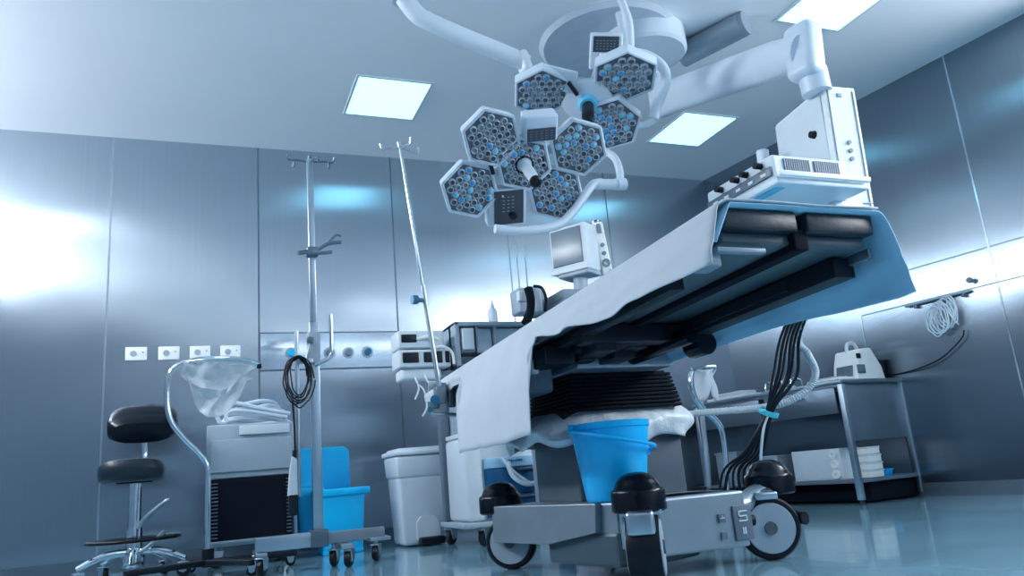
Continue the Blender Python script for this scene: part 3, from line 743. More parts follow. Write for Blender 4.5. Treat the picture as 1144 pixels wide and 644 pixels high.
sa = MB(); sa.tube([at(589, 71, SY), at(578, 66, SY), at(520, 42, SY), at(475, 22, SY), at(462, 12, SY), at(450, -4, SY)], .054, 14, flat=.8)
part('spring_arm', sa, 'white_paint', t)
part('arm_cap', MB().box((0, 0, 0), (.06, .10, .135), .025, frame(at(585, 70, SY), V((-.25, 0, 1)), (1, 0, .25))), 'white_plastic', t)
sp2 = at(448, -8, SY)
part('spindle', MB().cyl(sp2+V((0, 0, -.06)), V((sp2.x, sp2.y, H-.02)), .05), 'white_paint', t)
part('ceiling_mount', MB().cyl((sp2.x, sp2.y, H-.06), (sp2.x, sp2.y, H), .14), 'white_paint', t)

# --- upper lamp (with black handle)
O = at(657, 116, 3.38); tip = at(657, 150, 3.16); nB = (tip-O).normalized()
xB = (at_plane(700, 88, O, nB)-O).normalized()
dc = at(703, 58, z=3.12)
t = thing('surgical_light', 'upper surgical lamp with three hexagon pods and a black handle', 'surgical light', (dc.x, dc.y, H))
xr = (Matrix.Rotation(math.radians(25), 3, nB) @ xB)
for i, (x, y, pb_) in enumerate(((605, 104, .10), (698, 86, .12), (683, 139, .25))):
    c = at_plane(x, y, O, nB); n = (nB+view(c)*.15+(O-c).normalized()*.12+V((0, 0, (-.9, -1.6, -.5)[i]))).normalized()
    pod(t, c, n, RIGHT-UP*(0, -.1, .2)[i], (.165, .185, .170)[i], 30+i, pb_)
O_, n_ = O, nB
hp = MB(); hex_ = [(.15*math.cos(math.radians(60*k+30)), .15*math.sin(math.radians(60*k+30))) for k in range(6)]
hp.prism(hex_, .05, frame(O-nB*.05, nB, xB), r=.008); hp.box((0, 0, 0), (.19, .12, .03), .01, frame(at(624, 88, 3.36), (nB+view(O)*.3), RIGHT-UP*.25))
for x, y in ((605, 104), (698, 86), (683, 139), (676, 66)): hp.tube([O-nB*.06, at_plane(x, y, O, nB)-nB*.06], .03, 8, sub=1)
part('lamp_frame', hp, 'white_paint', t)
ck = MB(); ck.box((0, 0, 0), (.02, .09, .05), .004, frame(at_plane(640, 98, O, nB)+nB*.0, nB, xB)); part('pod_joint', ck, 'black_plastic', t)
cB = at(677, 57, 3.30); nbx = (view(cB)+V((0, 0, -.25))).normalized(); Mx = frame(cB, nbx, RIGHT)
b_ = part('control_box', MB().box((0, -.01, -.05), (.18, .19, .09), .012, Mx), 'white_paint', t)
m = MB().box((-.002, .036, .0), (.14, .085, .006), .001, Mx)
for r in range(4):
    for q in range(6): m.box((-.05+q*.019, .055-r*.015, .004), (.010, .004, .002), 0, Mx, 1)
part('control_panel', m, ['panel_dark', 'mid_grey'], b_)
hB = part('handle', MB().lathe([(.034, .01), (.032, .05), (.034, .15), (.032, .24), (.024, .25), (0, .252)], frame(O, nB), 24), 'black_plastic', t, label='black grip')
part('handle_ring', MB().lathe([(.03, .04), (.046, .04), (.052, .022), (.056, .0), (.03, .0)], frame(O, nB), 24), 'lens_cyan', hB, label='blue collar of the grip')
yb = MB(); yb.tube([at(703, 58, 3.5), at(722, 62, 3.44), at(738, 72, 3.40), at(744, 86, 3.38), at(740, 103, 3.38), at(733, 120, 3.38), at(730, 134, 3.38)], .030, 12)
yb.tube([at(707, 66, 3.44), at(735, 84, 3.36)], .016, 10)
yb.tube([at(730, 134, 3.38), at(715, 140, 3.42), at(690, 130, 3.46), at(664, 118, 3.46)], .022, 10)
part('yoke', yb, 'white_paint', t)
pl = MB(); pl.tube([at(690, -8, 3.5), at(697, 8, 3.5), at(702, 22, 3.5), at(704, 40, 3.5), at(704, 62, 3.48)], .024, 12)
part('drop_arm', pl, 'white_paint', t)
part('arm_link', MB().tube([at(690, -8, 3.5), at(684, -22, 3.6), V((dc.x-.10, dc.y-.15, H-.26)), V((dc.x, dc.y, H-.2))], .03, 10), 'white_paint', t)
part('ceiling_drum', MB().lathe([(0, -.15), (.27, -.15), (.29, -.13), (.29, 0)], T(dc.x+.09, dc.y-.03, H), 48), 'white_paint', t)
part('drum_shadow', MB().lathe([(0, -.03), (.44, -.03), (.47, 0)], T(dc.x-.12, dc.y+.06, H), 56), 'drum_shadow_grey', t)  # grey disc standing in for the drum's shadow on the ceiling

# ------------------------------------------------------------------ ceiling pendant
t = thing('ceiling_pendant', 'white ceiling pendant boom carrying a tall service column and shelf', 'ceiling pendant', (3.3, 3.9, H))
e = at(893, 58, 2.45); el = at(738, 112, 4.15)
bo = MB(); d = (el-e).normalized()
bo.tube([e-d*.02, e+d*.25, el], (.078, .115), 18, sub=1, flat=.72)
part('boom', bo, 'white_paint', t)
part('elbow', MB().box((0, 0, 0), (.125, .15, .28), .035, frame(e+V((.03, 0, .0)), (.1, 0, 1), (1, .2, 0))), 'white_paint', t)
part('elbow_collar', MB().cyl(at(907, 80, 2.45), at(913, 104, 2.45), .068, .066), 'white_paint', t)
ub = V((el.x, el.y, el.z))
part('riser', MB().cyl(ub+V((0, 0, -.1)), V((ub.x, ub.y, H-.05)), .08), 'white_paint', t)
part('riser_cap', MB().cyl((ub.x, ub.y, H-.05), (ub.x, ub.y, H), .15), 'white_paint', t)
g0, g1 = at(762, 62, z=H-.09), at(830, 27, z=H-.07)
# service column
c0 = V((2.60, 2.42, 0)); zc0, zc1 = 1.425, 2.03
nface = V((-.15, -1, 0)).normalized(); xface = V((1, -.15, 0)).normalized()
Mc = frame(c0+V((-.085, 0, 0)), (.05, 0, 1), xface)
co = MB(); co.span((0, 0, zc0), (.165, .40, zc1), .006); co2 = MB(); co2.add(co.v, co.f, False, 0, Mc)
part('service_column', co2, 'cream_plastic', t)
tp = MB()
for x in (.018, .147): tp.box((x, -.002, (zc0+zc1)/2), (.004, .006, zc1-zc0-.04), 0, Mc)
tp.box((.0825, -.002, zc0+.035), (.15, .006, .004), 0, Mc)
part('front_groove', tp, 'dark_steel', t)
dt = MB()
for z in (1.75, 1.71, 1.67): dt.cyl(Mc @ V((.088, -.008, z)), Mc @ V((.088, .0, z)), .010, n=14)
part('outlet_cap', dt, 'mid_grey', t)
part('badge', MB().box((.075, -.003, 1.985), (.026, .006, .018), .002, Mc), 'grey_plastic', t)
sd = MB()
part('side_panel', MB().box((-.003, .21, (zc0+zc1)/2), (.01, .37, zc1-zc0-.03), .002, Mc), 'white_plastic', t)
sk_ = MB()
for y, z in ((.10, 1.83), (.13, 1.68), (.24, 1.74)): sk_.cyl(Mc @ V((-.03, y, z)), Mc @ V((-.004, y, z)), .016, .02, n=14)
part('power_plug', sk_, 'black_plastic', t)
pc = MB(); pc.tube([Mc @ V((-.03, .13, 1.68)), Mc @ V((-.06, .13, 1.66)), Mc @ V((-.07, .15, 1.60)), Mc @ V((-.06, .16, 1.52))], .006, 8)
pc.tube([Mc @ V((-.03, .24, 1.74)), Mc @ V((-.07, .24, 1.70)), Mc @ V((-.07, .24, 1.62)), Mc @ V((-.06, .24, 1.52))], .006, 8)
part('power_cable', pc, 'black_plastic', t)
part('handle_post', MB().cyl(Mc @ V((-.12, .36, 1.50)), Mc @ V((-.12, .36, 1.86)), .03), 'white_plastic', t)
# shelf
s0 = at(868, 205, z=1.42); 
Ms = frame(V((2.07, 2.22, 1.452)), (0, 0, 1), (1, .0, 0))
part('shelf', MB().box((.235, .24, 0), (.47, .48, .03), .006, Ms), 'pale_hose', t)
part('shelf_rail', MB().box((.235, -.012, .022), (.47, .018, .022), .004, Ms), 'cream_plastic', t)
part('shelf_bracket', MB().box((.50, .30, -.04), (.16, .32, .06), .01, Ms), 'white_plastic', t)
part('hanging_loop', MB().tube([Ms @ V((.60, .2, -.05)), Ms @ V((.60, .16, -.12)), Ms @ V((.63, .14, -.16)), Ms @ V((.66, .14, -.10)), Ms @ V((.65, .16, -.03))], .008, 8), 'slate', t)
part('note', MB().box((.045, .12, -.017), (.05, .16, .003), 0, Ms), 'lens_cyan', t, label='blue sticker under the shelf')
# shadow of the boom on the ceiling, built as a dark grey band
t2 = thing('boom_shadow', 'grey band on the ceiling standing in for the boom shadow, right of the round mount', 'ceiling shadow', (g0.x, g0.y, H))
part('shadow_band', MB().tube([g0, g1], .085, 16, sub=1), 'mid_grey', t2)
part('end_cap', MB().cyl(g1, g1+(g1-g0).normalized()*.025, .08), 'mid_grey', t2)  # end of the grey band that stands in for the boom shadow

# the device on the pendant shelf
t = thing('anaesthesia_unit', 'white medical unit with vents and control knobs on the pendant shelf', 'medical unit', (2.1, 2.4, 1.437))
Md = frame(V((2.07, 2.22, 1.469)), (0, 0, 1), (1, .0, 0))
hs = MB(); hs.prism([(.02, .03), (.40, .03), (.40, .47), (.02, .47)], .105, Md, r=.012)
part('housing', hs, 'white_plastic', t)
tq = MB(); tq.box((.24, .27, .118), (.28, .32, .04), .012, Md); part('top_cover', tq, 'white_plastic', t)
for k in range(2):
    vt = MB()
    for q in range(12):
        vt.box((.075+k*.155+q*.0112, .026, .06), (.005, .008, .055), 0, Md)
    part('vent_grille', vt, 'mid_grey', t)
fp = MB(); fp.box((.016, .25, .035), (.012, .42, .04), .003, Md); part('front_panel', fp, 'slate', t)
for y in (.10, .19, .25, .36): part('knob', MB().cyl(Md @ V((.02, y, .078)), Md @ V((-.012, y, .08)), .014, n=14), 'black_plastic', t)
kb2 = MB()
for y in (.08, .16, .24, .32, .40): kb2.box((.009, y, .03), (.008, .03, .012), 0, Md)
part('key_strip', kb2, 'white_plastic', t)

# ------------------------------------------------------------------ cart with blue drawers + upper equipment (behind the drape)
qx0, qx1, qy0, qy1 = 1.565, 2.25, 4.80, 5.28
t = thing('anaesthesia_workstation', 'white workstation trolley with deep blue drawers behind the draped table end', 'trolley', (1.85, 5.1, 0))
part('body', MB().span((qx0, qy0, .15), (qx1, qy1, .68), .015), 'white_plastic', t)
part('side_cheek', MB().span((qx0-.02, qy0-.02, .15), (qx0+.10, qy1, .68), .03), 'white_plastic', t)
part('rear_post', MB().span((qx0-.05, qy1-.10, .15), (qx0+.02, qy1-.02, 1.2), .01), 'slate', t)
for z0, z1, m in ((.47, .535, 'pale_blue'), (.30, .465, 'deep_blue'), (.165, .295, 'deep_blue')):
    dr = part('drawer', MB().span((qx0+.11, qy0-.03, z0), (qx1-.005, qy0+.02, z1), .006), m, t)
    if m == 'deep_blue': part('drawer_pull', MB().box(((qx0+qx1)/2+.16, qy0-.045, z1-.012), (.36, .04, .014), .004), 'slate', dr)
mk = MB(); rn = random.Random(2)
for k in range(7): mk.box((qx0+.275+k*.0145, qy0-.033, .51), (.010, .004, .008+.008*rn.random()), 0)
part('maker_mark', mk, 'teal', t, label='small teal lettering')
part('worktop', MB().span((qx0-.02, qy0-.03, .68), (qx1+.03, qy1, .71), .008), 'white_plastic', t)
part('foot_plate', MB().span((qx0-.06, qy0-.05, .115), (qx1+.02, qy1+.02, .15), .008), 'grey_plastic', t)
for x, y in ((qx0-.01, qy0+.42), (qx0+.08, qy0+.0), (qx1-.06, qy0+.02), (qx1-.06, qy1-.06)): small_caster(t, x, y, .05, .125, .7)
part('back_frame', MB().span((qx0+.02, qy1-.14, .71), (qx1-.02, qy1, 1.36), .01), 'grey_plastic', t)
# upper compartment box
y1_ = qy0+.18
ob = MB(); xa, xb, za, zb = 1.60, 2.16, 1.15, 1.48
ob.span((xa, y1_, zb-.03), (xb, qy1, zb), .008); ob.span((xa, y1_, za), (xb, qy1, za+.03), .008); ob.span((xa, y1_, za), (xa+.035, qy1, zb), .008)
for x in (1.76, 1.90): ob.span((x, y1_+.02, za), (x+.012, qy1, zb))
ob.span((xa, qy1-.2, za), (xb, qy1-.16, zb)); ob.span((xb-.02, y1_, za), (xb, qy1, zb))
part('upper_rack', ob, 'grey_plastic', t)
up_ = MB(); up_.span((xa+.05, y1_+.03, 1.27), (1.75, y1_+.25, 1.44), .006); up_.span((1.78, y1_+.06, 1.27), (1.89, y1_+.25, 1.44), .006); up_.span((1.92, y1_+.06, 1.27), (2.13, y1_+.25, 1.44), .006)
part('rack_panel', up_, 'white_paint', t)
part('rack_panel', MB().span((xa+.05, y1_-.01, 1.28), (1.735, y1_+.04, 1.43), .006), 'white_plastic', t)
part('rack_rail', MB().span((xa+.04, y1_-.012, 1.235), (xb-.05, y1_+.02, 1.255), .003), 'black_plastic', t)
# monitor box with black windows left of it
mx = MB(); mx.span((1.20, 4.98, 1.30), (1.52, 5.2, 1.42), .012); mx.span((1.20, 4.98, 1.17), (1.56, 5.2, 1.29), .012); mx.span((1.22, 5.02, 1.09), (1.50, 5.2, 1.17), .02)
part('gauge_block', mx, 'white_plastic', t)
for c_, z_ in (((1.275, 4.985, 1.365), (.105, .03, .055)), ((1.28, 4.985, 1.235), (.11, .03, .07)), ((1.40, 4.985, 1.235), (.06, .03, .07)), ((1.48, 4.985, 1.235), (.04, .03, .08)), ((1.535, 4.985, 1.235), (.03, .03, .08))):
    part('gauge_window', MB().box(c_, z_, .006), 'black_plastic', t)
part('gauge_arm', MB().tube([(1.33, 4.98, 1.36), (1.40, 4.95, 1.37), (1.47, 4.95, 1.35)], .012, 8).tube([(1.42, 4.96, 1.29), (1.50, 4.95, 1.30), (1.56, 4.95, 1.26), (1.57, 4.95, 1.18)], .010, 8), 'cream_plastic', t)
part('mount_bar', MB().span((1.45, 5.1, 1.11), (1.64, 5.2, 1.16), .005), 'grey_plastic', t)
tb = MB(); 
tb.tube([(1.33, 4.98, 1.05), (1.35, 4.94, 1.0), (1.36, 4.94, .90), (1.33, 4.95, .84)], .006, 6); tb.tube([(1.30, 4.97, 1.10), (1.31, 4.93, 1.02), (1.28, 4.93, .95)], .006, 6)
tb.tube([(1.36, 4.96, 1.12), (1.38, 4.92, 1.05), (1.43, 4.92, 1.02)], .006, 6)
part('tubing', tb, 'pale_hose', t)
# tubes hanging in front of the drawers
hz = MB()
hz.tube([at(567, 516, 4.74), at(573, 532, 4.73), at(588, 541, 4.72), at(605, 536, 4.72), at(613, 520, 4.74)], .016, 10)
hz.tube([at(560, 512, 4.74), at(575, 528, 4.73), at(595, 541, 4.72), at(612, 544, 4.73)], .010, 8)
hz.tube([at(612, 505, 4.74), at(613, 530, 4.73), at(612, 546, 4.73)], .006, 8)
solo('breathing_tube', hz, 'pale_hose', 'pale looped tube hanging in front of the blue drawers', 'tube', at(588, 530, 4.76))
t = thing('sample_vial', 'small clear vial with a blue cap beside the white drape flap', 'vial', at(583, 500, 4.78))
va, vb, vc = at(583, 498, 4.78), at(583, 486, 4.78), at(583, 479, 4.78)
part('vial_body', MB().cyl(va, vb, .017), 'bottle_plastic', t); part('cap', MB().cyl(vb, vc, .018), 'deep_blue', t)
part('hanger', MB().box((va+vb)/2+V((0, .06, 0)), (.02, .10, .05), .004), 'grey_plastic', t)
# bottle on the rack
bp_ = at(552, 358, 5.1); bz = 1.482
t = thing('squeeze_bottle', 'clear plastic bottle with a narrow neck on top of the equipment rack', 'bottle', (bp_.x, 5.12, bz))
part('bottle_body', MB().lathe([(0, 0), (.032, 0), (.036, .006), (.036, .09), (.03, .11), (.014, .128), (.013, .14)], T(bp_.x, 5.12, bz), 20), 'bottle_plastic', t)
part('nozzle', MB().lathe([(.015, .136), (.015, .152), (.006, .158), (.004, .185), (0, .186)], T(bp_.x, 5.12, bz), 14), 'white_plastic', t)

# ------------------------------------------------------------------ monitor tower behind the table
t = thing('patient_monitor', 'white boxy monitor with a grey screen standing behind the draped table', 'monitor', at(640, 312, 4.55))
mf, mb_ = 4.45, 4.75
c = at(640, 275, mf)
nm = V((-.45, -1, 0)).normalized(); Mm = frame(V((2.30, 4.52, 1.885)), (0, 0, 1), V((.55, -.83, 0)))
part('case', MB().box((0, .09, 0), (.29, .17, .33), .015, Mm), 'white_plastic', t)
part('screen', MB().box((-.01, .002, .015), (.235, .012, .255), .004, Mm), 'screen', t, label='dark grey screen')
part('chin', MB().box((0, -.0, -.15), (.29, .02, .035), .006, Mm), 'white_plastic', t)
part('tilt_foot', MB().box((.02, .09, -.18), (.24, .18, .03), .008, Mm).cyl(Mm @ V((.02, .09, -.30)), Mm @ V((.02, .09, -.18)), .05), 'grey_plastic', t)
t = thing('module_rack', 'upright white module with round dials at the right of the boxy monitor', 'module', at(672, 300, 4.5))
Mr = frame(V((2.56, 4.49, 1.83)), (-.10, 0, 1), V((1, -.25, 0)))
part('module_body', MB().box((0, .05, .02), (.075, .10, .46), .012, Mr), 'cream_plastic', t)
part('display', MB().box((0, -.004, .20), (.03, .01, .07), .003, Mr), 'mid_grey', t)
for z in (.08, .02): part('dial', MB().cyl(Mr @ V((0, -.008, z)), Mr @ V((0, .002, z)), .014, n=14), 'mid_grey', t)
part('dial', MB().lathe([(.016, -.05), (.03, -.05), (.03, -.04), (.016, -.04)], Mr @ Matrix.Translation((0, -.05, -.05)) @ Matrix.Rotation(math.pi/2, 4, 'X'), 16), 'mid_grey', t)
part('module_cap', MB().cyl(Mr @ V((0, .05, .25)), Mr @ V((0, .05, .27)), .035), 'dark_steel', t)
mt = MB(); rn = random.Random(9)
for k in range(7):
    x = -.20+.06*k; mt.tube([Mr @ V((.02, .0, -.10-.01*k)), Mr @ V((.08+.01*k, -.02, -.15)), Mr @ V((.10+.012*k, -.02, -.24-.01*k)), Mr @ V((.06-.06*k*.5, -.02, -.27))], .010, 8)
part('module_hose', mt, 'pale_hose', t)
t = thing('equipment_table', 'blue-grey flat topped equipment trolley carrying the monitor behind the table', 'trolley', (2.45, 4.6, 0))
part('top', MB().box((2.42, 4.60, 1.485), (.50, .38, .05), .012).box((2.39, 4.60, 1.55), (.40, .30, .07), .012), 'mid_grey', t)
part('column', MB().span((2.40, 4.54, .16), (2.54, 4.68, 1.47), .01), 'mid_grey', t)
part('base', MB().box((2.47, 4.56, .13), (.34, .36, .06), .015), 'slate', t)
for x, y in ((2.34, 4.42), (2.60, 4.42), (2.34, 4.70), (2.60, 4.70)): small_caster(t, x, y, .045, .12)
# absorber with black corrugated hose
t = thing('gas_absorber', 'grey canister device with black corrugated hoses behind the table drape', 'canister', at(592, 350, 4.6))
q0 = at(588, 338, 4.62)
part('head', MB().box(q0, (.17, .16, .17), .015), 'grey_plastic', t)
part('side_block', MB().box(q0+V((.105, .06, 0)), (.07, .12, .18), .01), 'mid_grey', t)
part('valve', MB().box(q0+V((-.06, -.08, .02)), (.07, .05, .07), .01), 'white_plastic', t)
hb_ = MB()
def corr(m, pts, r, n=46):
    P = catmull([V(p) for p in pts], 16)
    k = len(P)
    for i in range(0, k-1, 1):
        m.cyl(P[i], P[i+1], r*(1.0 if i % 2 else .8), r*(.8 if i % 2 else 1.0), 10, cap=False)
corr(hb_, [at(590, 322, 4.48), at(593, 335, 4.46), at(592, 350, 4.46), at(586, 362, 4.46)], .030)
corr(hb_, [at(596, 320, 4.5), at(605, 322, 4.5), at(610, 334, 4.5), at(609, 348, 4.5)], .012)
part('hose', hb_, 'black_plastic', t)
part('stem', MB().cyl((q0.x, q0.y, .70), q0+V((0, 0, -.08)), .03).cyl((q0.x-.04, q0.y, q0.z+.08), (q0.x-.04, q0.y, q0.z+.40), .006).cyl((q0.x+.02, q0.y, q0.z+.08), (q0.x+.02, q0.y, q0.z+.40), .006), 'dark_steel', t)
part('stem_foot', MB().span((q0.x-.04, q0.y-.05, .0), (q0.x+.04, q0.y+.05, .72), .01), 'mid_grey', t)

# ------------------------------------------------------------------ second bent stand on the right + white cloth
t = thing('instrument_stand', 'bent chrome tube stand right of the table column', 'stand', (3.30, 4.45, 0))
Y2 = 4.3
pth = [at(x, y, Y2) for x, y in ((812, 552), (811, 515), (808, 488), (802, 473), (786, 458), (777, 446), (772, 428), (773, 416))]
part('upright', MB().tube(pth, .020, 12), 'chrome', t)
part('upright', MB().tube([at(x, y, Y2+.12) for x, y in ((792, 546), (789, 505), (784, 462), (783, 440))], .018, 12), 'satin_steel', t)
bmid = at(803, 552, Y2)
part('tray_frame', MB().tube([at(773, 416, Y2), at(785, 411, Y2+.1), at(800, 412, Y2+.1), at(783, 440, Y2+.12)], .012, 8), 'chrome', t)
part('base', MB().span((2.96, Y2-.15, .07), (3.32, Y2+.3, .125), .01).cyl((bmid.x+.02, Y2, .1), (bmid.x+.02, Y2, .2), .03).cyl((bmid.x-.04, Y2+.12, .1), (bmid.x-.04, Y2+.12, .24), .03), 'black_plastic', t)
for x, y in ((3.0, Y2-.1), (3.28, Y2-.1), (3.0, Y2+.25), (3.28, Y2+.25)): small_caster(t, x, y, .03, .075)
def clothf(u, v):
    p = at(772+28*u, 411+3*math.sin(u*3), Y2+.05); return p+V((.015*math.sin(v*6+u*4), .04*math.sin(u*7+v*2), -(.16+.06*math.sin(u*8))*v))
solo('white_cloth', MB().grid(clothf, 16, 10), 'white_cloth', 'small white cloth hung over the bent stand right of the table', 'cloth', at(785, 415, Y2), thick=.004)

# ------------------------------------------------------------------ steel bench along the right wall
bo_ = V((4.36, 4.40, 0)); bd_ = V((-.12, 1, 0)).normalized(); Mbn = frame(bo_, (0, 0, 1), V((bd_.y, -bd_.x, 0)))
t = thing('steel_bench', 'long stainless steel workbench with a low shelf along the right wall', 'bench', (4.6, 5.2, 0))
BW, BL = .72, 1.62
part('worktop', MB().box((BW/2, BL/2, .885), (BW+.03, BL+.03, .03), .006, Mbn), 'bench_steel', t)
part('upstand', MB().box((BW+.0, BL/2, .93), (.02, BL, .08), .004, Mbn), 'bench_steel', t)
for x, y in ((.02, .02), (BW-.02, .02), (.02, BL-.02), (BW-.02, BL-.02)):
    lg = part('leg', MB().box((x, y, .455), (.042, .042, .84), .004, Mbn), 'satin_steel', t)
    part('levelling_foot', MB().cyl(Mbn @ V((x, y, 0)), Mbn @ V((x, y, .036)), .022, .014), 'black_plastic', lg)
part('end_panel', MB().box((BW/2, .03, .66), (BW-.06, .012, .42), .002, Mbn), 'bench_steel', t)
for k in range(2):
    y0_ = .06+k*.76
    dq = part('drawer', MB().box((.01, y0_+.36, .755), (.02, .70, .19), .004, Mbn), 'dark_steel', t)
    part('handle', MB().box((-.012, y0_+.36, .80), (.02, .12, .012), .003, Mbn), 'chrome', dq)
part('apron', MB().box((.02, BL/2, .862), (.03, BL, .03), .003, Mbn), 'bench_steel', t)
part('inner_back', MB().box((BW-.03, BL/2, .45), (.012, BL-.1, .75), .002, Mbn), 'slate', t)
part('shelf', MB().box((BW/2, BL/2, .165), (BW-.02, BL, .025), .004, Mbn), 'slate', t)
part('plinth', MB().box((BW/2+.08, BL/2, .08), (BW-.18, BL-.1, .13), .004, Mbn), 'black_matt', t)
# things on the shelf
t = thing('roll_carton', 'white open carton with three paper rolls showing on the bench shelf', 'carton', Mbn @ V((.14, .34, .178)))
part('box', MB().box((.17, .40, .178+.115), (.22, .46, .23), .006, Mbn), 'white_plastic', t)
for k in range(3): part('roll', MB().lathe([(.034, .0), (.034, .018), (.030, .022), (.012, .022), (.010, .010), (0, .010)], frame(Mbn @ V((.062, .225, .178+.042+k*.073)), Mbn.to_3x3() @ V((-1, 0, 0))), 20), 'cream_plastic', t)
solo('storage_box', MB().box((.15, .95, .178+.10), (.22, .36, .20), .008, Mbn).box((.15, .95, .178+.205), (.23, .37, .02), .004, Mbn), 'grey_plastic', 'grey lidded box on the bench shelf behind the white carton', 'box', Mbn @ V((.15, .95, .178)))
solo('storage_box', MB().box((.14, 1.34, .178+.13), (.2, .26, .26), .008, Mbn).box((.14, 1.34, .178+.265), (.21, .27, .02), .004, Mbn), 'mid_grey', 'dark lidded box at the far end of the bench shelf', 'box', Mbn @ V((.14, 1.34, .178)))
for k, (w, lb) in enumerate(((.155, 'flat white carton at the bottom of the pile behind the bench leg'), (.148, 'flat white carton second in the pile behind the bench leg'),
                             (.15, 'flat white carton third in the pile behind the bench leg'), (.135, 'flat white carton on top of the pile behind the bench leg'))):
    z = .1785+k*.056
    cc = thing('flat_carton', lb, 'carton', Mbn @ V((.30, .14, z)), 'pile of flat white cartons on the bench shelf')
    part('tray', MB().box((.302+.004*(k % 2), .15, z+.022), (w, .17, .043), .004, Mbn), 'cream_plastic', cc); part('lid', MB().box((.302+.004*(k % 2), .15, z+.047), (w+.008, .178, .014), .003, Mbn), 'white_plastic', cc)
t = thing('blue_tray', 'small blue plastic tray right of the white cartons on the bench shelf', 'tray', Mbn @ V((.43, .12, .178)))
tb_ = MB(); tb_.box((.435, .12, .178+.022), (.09, .12, .044), .01, Mbn, taper=.85); part('tub', tb_, 'blue_plastic', t); part('rim', MB().box((.435, .12, .178+.046), (.10, .13, .008), .003, Mbn), 'blue_plastic', t)
# items on the bench top
t = thing('bench_monitor', 'white sloped bedside device with carry handle on the bench end', 'medical device', Mbn @ V((.32, .14, .90)))
Mv = Mbn @ T(.27, .06, .90) @ Matrix.Scale(1.12, 4)
pol = [(0, 0), (.30, 0), (.285, .09), (.20, .225), (.07, .215), (.03, .12)]
part('case', MB().prism(pol, .20, Mv @ Matrix.Translation((0, .20, 0)) @ Matrix.Rotation(math.pi/2, 4, 'X'), r=.012), 'cream_plastic', t)
part('carry_handle', MB().tube([Mv @ V((.07, .10, .20)), Mv @ V((.085, .10, .255)), Mv @ V((.12, .10, .27)), Mv @ V((.165, .10, .265)), Mv @ V((.19, .10, .215))], .014, 10), 'white_plastic', t)
ms = frame(Mv @ V((.0, .09, .06)), Mv.to_3x3() @ V((-.97, 0, .22)), Mv.to_3x3() @ V((0, -1, 0)))
part('display', MB().box((0, .0, .0), (.13, .085, .012), .003, Mv @ Matrix.Translation((.012, .10, .065)) @ Matrix.Rotation(math.radians(14), 4, 'Y') @ Matrix.Rotation(math.pi/2, 4, 'Y') @ Matrix.Rotation(math.pi/2, 4, 'Z')), 'slate', t)
part('display', MB().box((.055, -.004, .075), (.075, .012, .06), .004, Mv), 'slate', t)
part('port_cover', MB().box((.05, -.004, .165), (.04, .012, .035), .004, Mv), 'black_plastic', t)
part('side_block', MB().box((.33, .10, .075), (.055, .14, .14), .008, Mv), 'black_plastic', t)
cbk = MB().tube([Mbn @ V((.66, .2, .94)), Mbn @ V((.70, .10, .93)), V((WR(4.3)-.05, 4.30, .94)), V((WR(4.1)-.04, 4.1, .99)), V((WR(3.93)-.035, 3.93, 1.10)), V((WR(3.9)-.03, 3.9, 1.16))], .006, 8)
solo('device_cable', cbk, 'black_plastic', 'black cable rising from the bench device along the right wall', 'cable', Mbn @ V((.66, .2, .94)))
t = thing('instrument_tray', 'white tray of small instruments at the near end of the bench top', 'tray', Mbn @ V((.12, .12, .90)))
part('tray', MB().box((.09, .16, .91), (.18, .30, .02), .005, Mbn), 'cream_plastic', t)
it = MB()
for k in range(5): it.box((.03+.03*k, .14+.02*(k % 2), .927), (.012, .16, .012), .003, Mbn)
part('instrument', it, 'grey_plastic', t)
t = thing('instrument_tray', 'pale flat tray farther along the bench top near the back wall', 'tray', Mbn @ V((.12, 1.2, .90)))
part('tray', MB().box((.14, 1.2, .912), (.26, .5, .024), .006, Mbn), 'white_plastic', t)
part('folded_cloth', MB().box((.12, 1.2, .94), (.18, .34, .035), .012, Mbn), 'white_cloth', t)
t = thing('wire_rack', 'small chrome wire rack on the bench top beside the grey hose', 'rack', Mbn @ V((.1, .6, .90)))
wr = MB()
for k in range(4):
    y = .48+.09*k; wr.tube([Mbn @ V((.02, y, .902)), Mbn @ V((.03, y, .965)), Mbn @ V((.08, y+.02, .985)), Mbn @ V((.14, y, .965)), Mbn @ V((.15, y, .902))], .006, 8)
part('hoop', wr, 'chrome', t); part('rail', MB().box((.09, .615, .906), (.02, .36, .010), .002, Mbn).box((.02, .615, .906), (.01, .36, .010), .002, Mbn), 'chrome', t)

# ------------------------------------------------------------------ hanging cable bundle + grey hose
t = thing('cable_bundle', 'bundle of black cables hanging behind the blue drape with a cyan tie', 'cable', at(860, 462, 3.55))
top = V((2.80, 2.62, 1.44)); rn = random.Random(4)
tie = at(859, 463, 3.5)
for k in range(6):
    o1 = (k-2.5)
    pts = [top+V((.012*o1, .01*o1, 0)), top+V((.05+.02*o1, .25, -.16)), at(884+4*o1, 372, 3.25), at(876+5*o1+2*math.sin(k*3), 420, 3.4), tie+V((.010*o1, .008*math.sin(k), .004*k)),
           at(842+4*o1, 505, 3.6), at(822+6*o1, 530, 3.72), V((2.86+.07*o1, 3.8+.05*math.sin(k*2), .015))]
    part('cable', MB().tube(pts, .0075+.002*(k % 2), 8, 8), 'black_plastic', t)
part('tie', MB().lathe([(.048, -.014), (.054, -.012), (.054, .012), (.048, .014)], frame(tie+V((0, 0, .008)), (at(866, 440, 3.45)-tie)), 18).box(tie+V((-.06, -.02, .02)), (.05, .012, .016), .003), 'cyan_tape', t, label='cyan cable tie')
part('strand', MB().tube([at(862, 452, 3.5), at(853, 480, 3.52), at(850, 510, 3.55), at(849, 545, 3.6)], .008, 8), 'pale_hose', t)
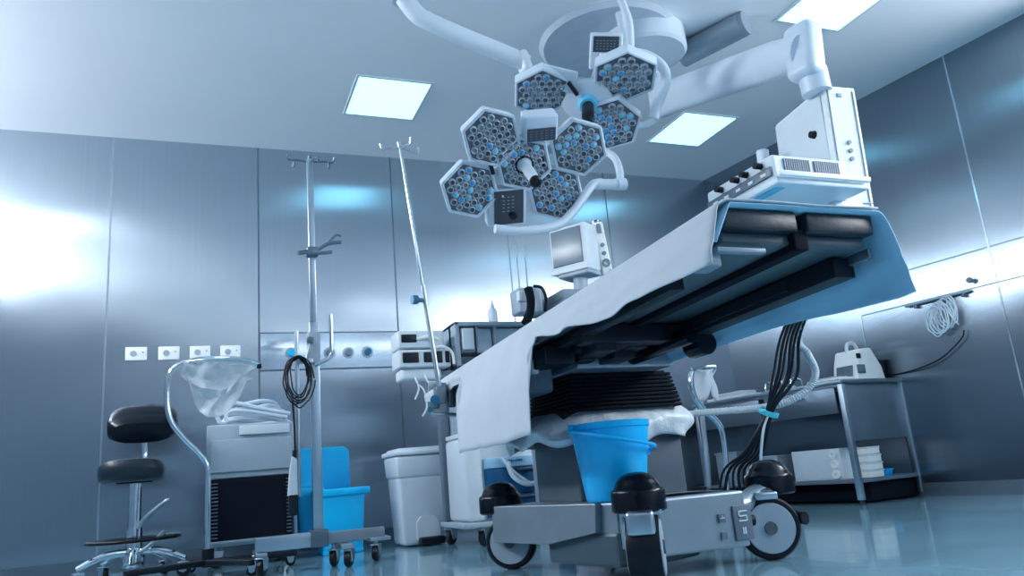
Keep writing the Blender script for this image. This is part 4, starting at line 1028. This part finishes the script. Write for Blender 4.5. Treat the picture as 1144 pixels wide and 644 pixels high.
gh = MB(); corr(gh, [top+V((.05, .04, 0)), top+V((.10, .3, -.14)), at(892, 375, 3.28), at(902, 395, 3.32), at(911, 415, 3.36), at(905, 432, 3.4), at(885, 447, 3.46), at(862, 454, 3.52), at(830, 458, 3.7), at(790, 461, 4.0), at(770, 463, 4.2)], .022)
solo('corrugated_hose', gh, 'hose', 'grey corrugated hose curving from behind the drape to the left', 'hose', at(905, 420, 3.38))

# ------------------------------------------------------------------ right wall fittings
def on_right(y, z, d=0): return V((WR(y)-d, y, z))
t = thing('wall_valve', 'small dark wall valve on the right wall above the coiled tubing', 'wall valve', on_right(3.78, 1.42))
q = on_right(3.78, 1.50)
part('stem', MB().cyl(q, q+V((-.04, -.005, 0)), .014), 'satin_steel', t); part('wheel', MB().cyl(q+V((-.035, -.005, 0)), q+V((-.05, -.008, 0)), .022), 'slate', t)
t = thing('wall_rail', 'short steel rail with hooks on the right wall holding clear tubing', 'wall rail', on_right(4.0, 1.42))
part('rail', MB().cyl(on_right(3.8, 1.43, .03), on_right(4.3, 1.43, .03), .012), 'satin_steel', t)
hk_ = MB()
for y in (3.85, 4.02, 4.22): hk_.box(on_right(y, 1.42, .018), (.036, .03, .05), .005)
part('hook', hk_, 'dark_steel', t)
tc_ = MB(); rn = random.Random(8)
for k in range(7):
    pts = []; cz = 1.32-.01*k; cy_ = 3.96+.015*k
    for i in range(15):
        a = 2*math.pi*i/14
        yy = cy_+(.055+.02*rn.random())*math.cos(a); pts.append(on_right(yy, cz+(.10+.02*rn.random())*math.sin(a), .05+.006*k))
    tc_.tube(pts, .005, 6, 3)
tc_.tube([on_right(3.96, 1.42, .05), on_right(3.95, 1.3, .07), on_right(3.9, 1.2, .07)], .005, 6)
solo('coiled_tubing', tc_, 'pale_hose', 'clear tubing coiled on a hook of the right wall', 'tubing', on_right(3.96, 1.32, .05))

# ------------------------------------------------------------------ light and view
w = bpy.data.worlds.new('world'); SC.world = w; w.use_nodes = True
w.node_tree.nodes['Background'].inputs['Color'].default_value = (.45, .7, 1, 1); w.node_tree.nodes['Background'].inputs['Strength'].default_value = .2
vs = SC.view_settings; vs.view_transform = 'Standard'; vs.look = 'None'; vs.exposure = -0.26; vs.gamma = 1; vs.use_curve_mapping = False
cy_s = SC.cycles; cy_s.use_denoising = True; cy_s.max_bounces = 10; cy_s.diffuse_bounces = 5; cy_s.glossy_bounces = 5; cy_s.transparent_max_bounces = 12
cy_s.sample_clamp_indirect = 6
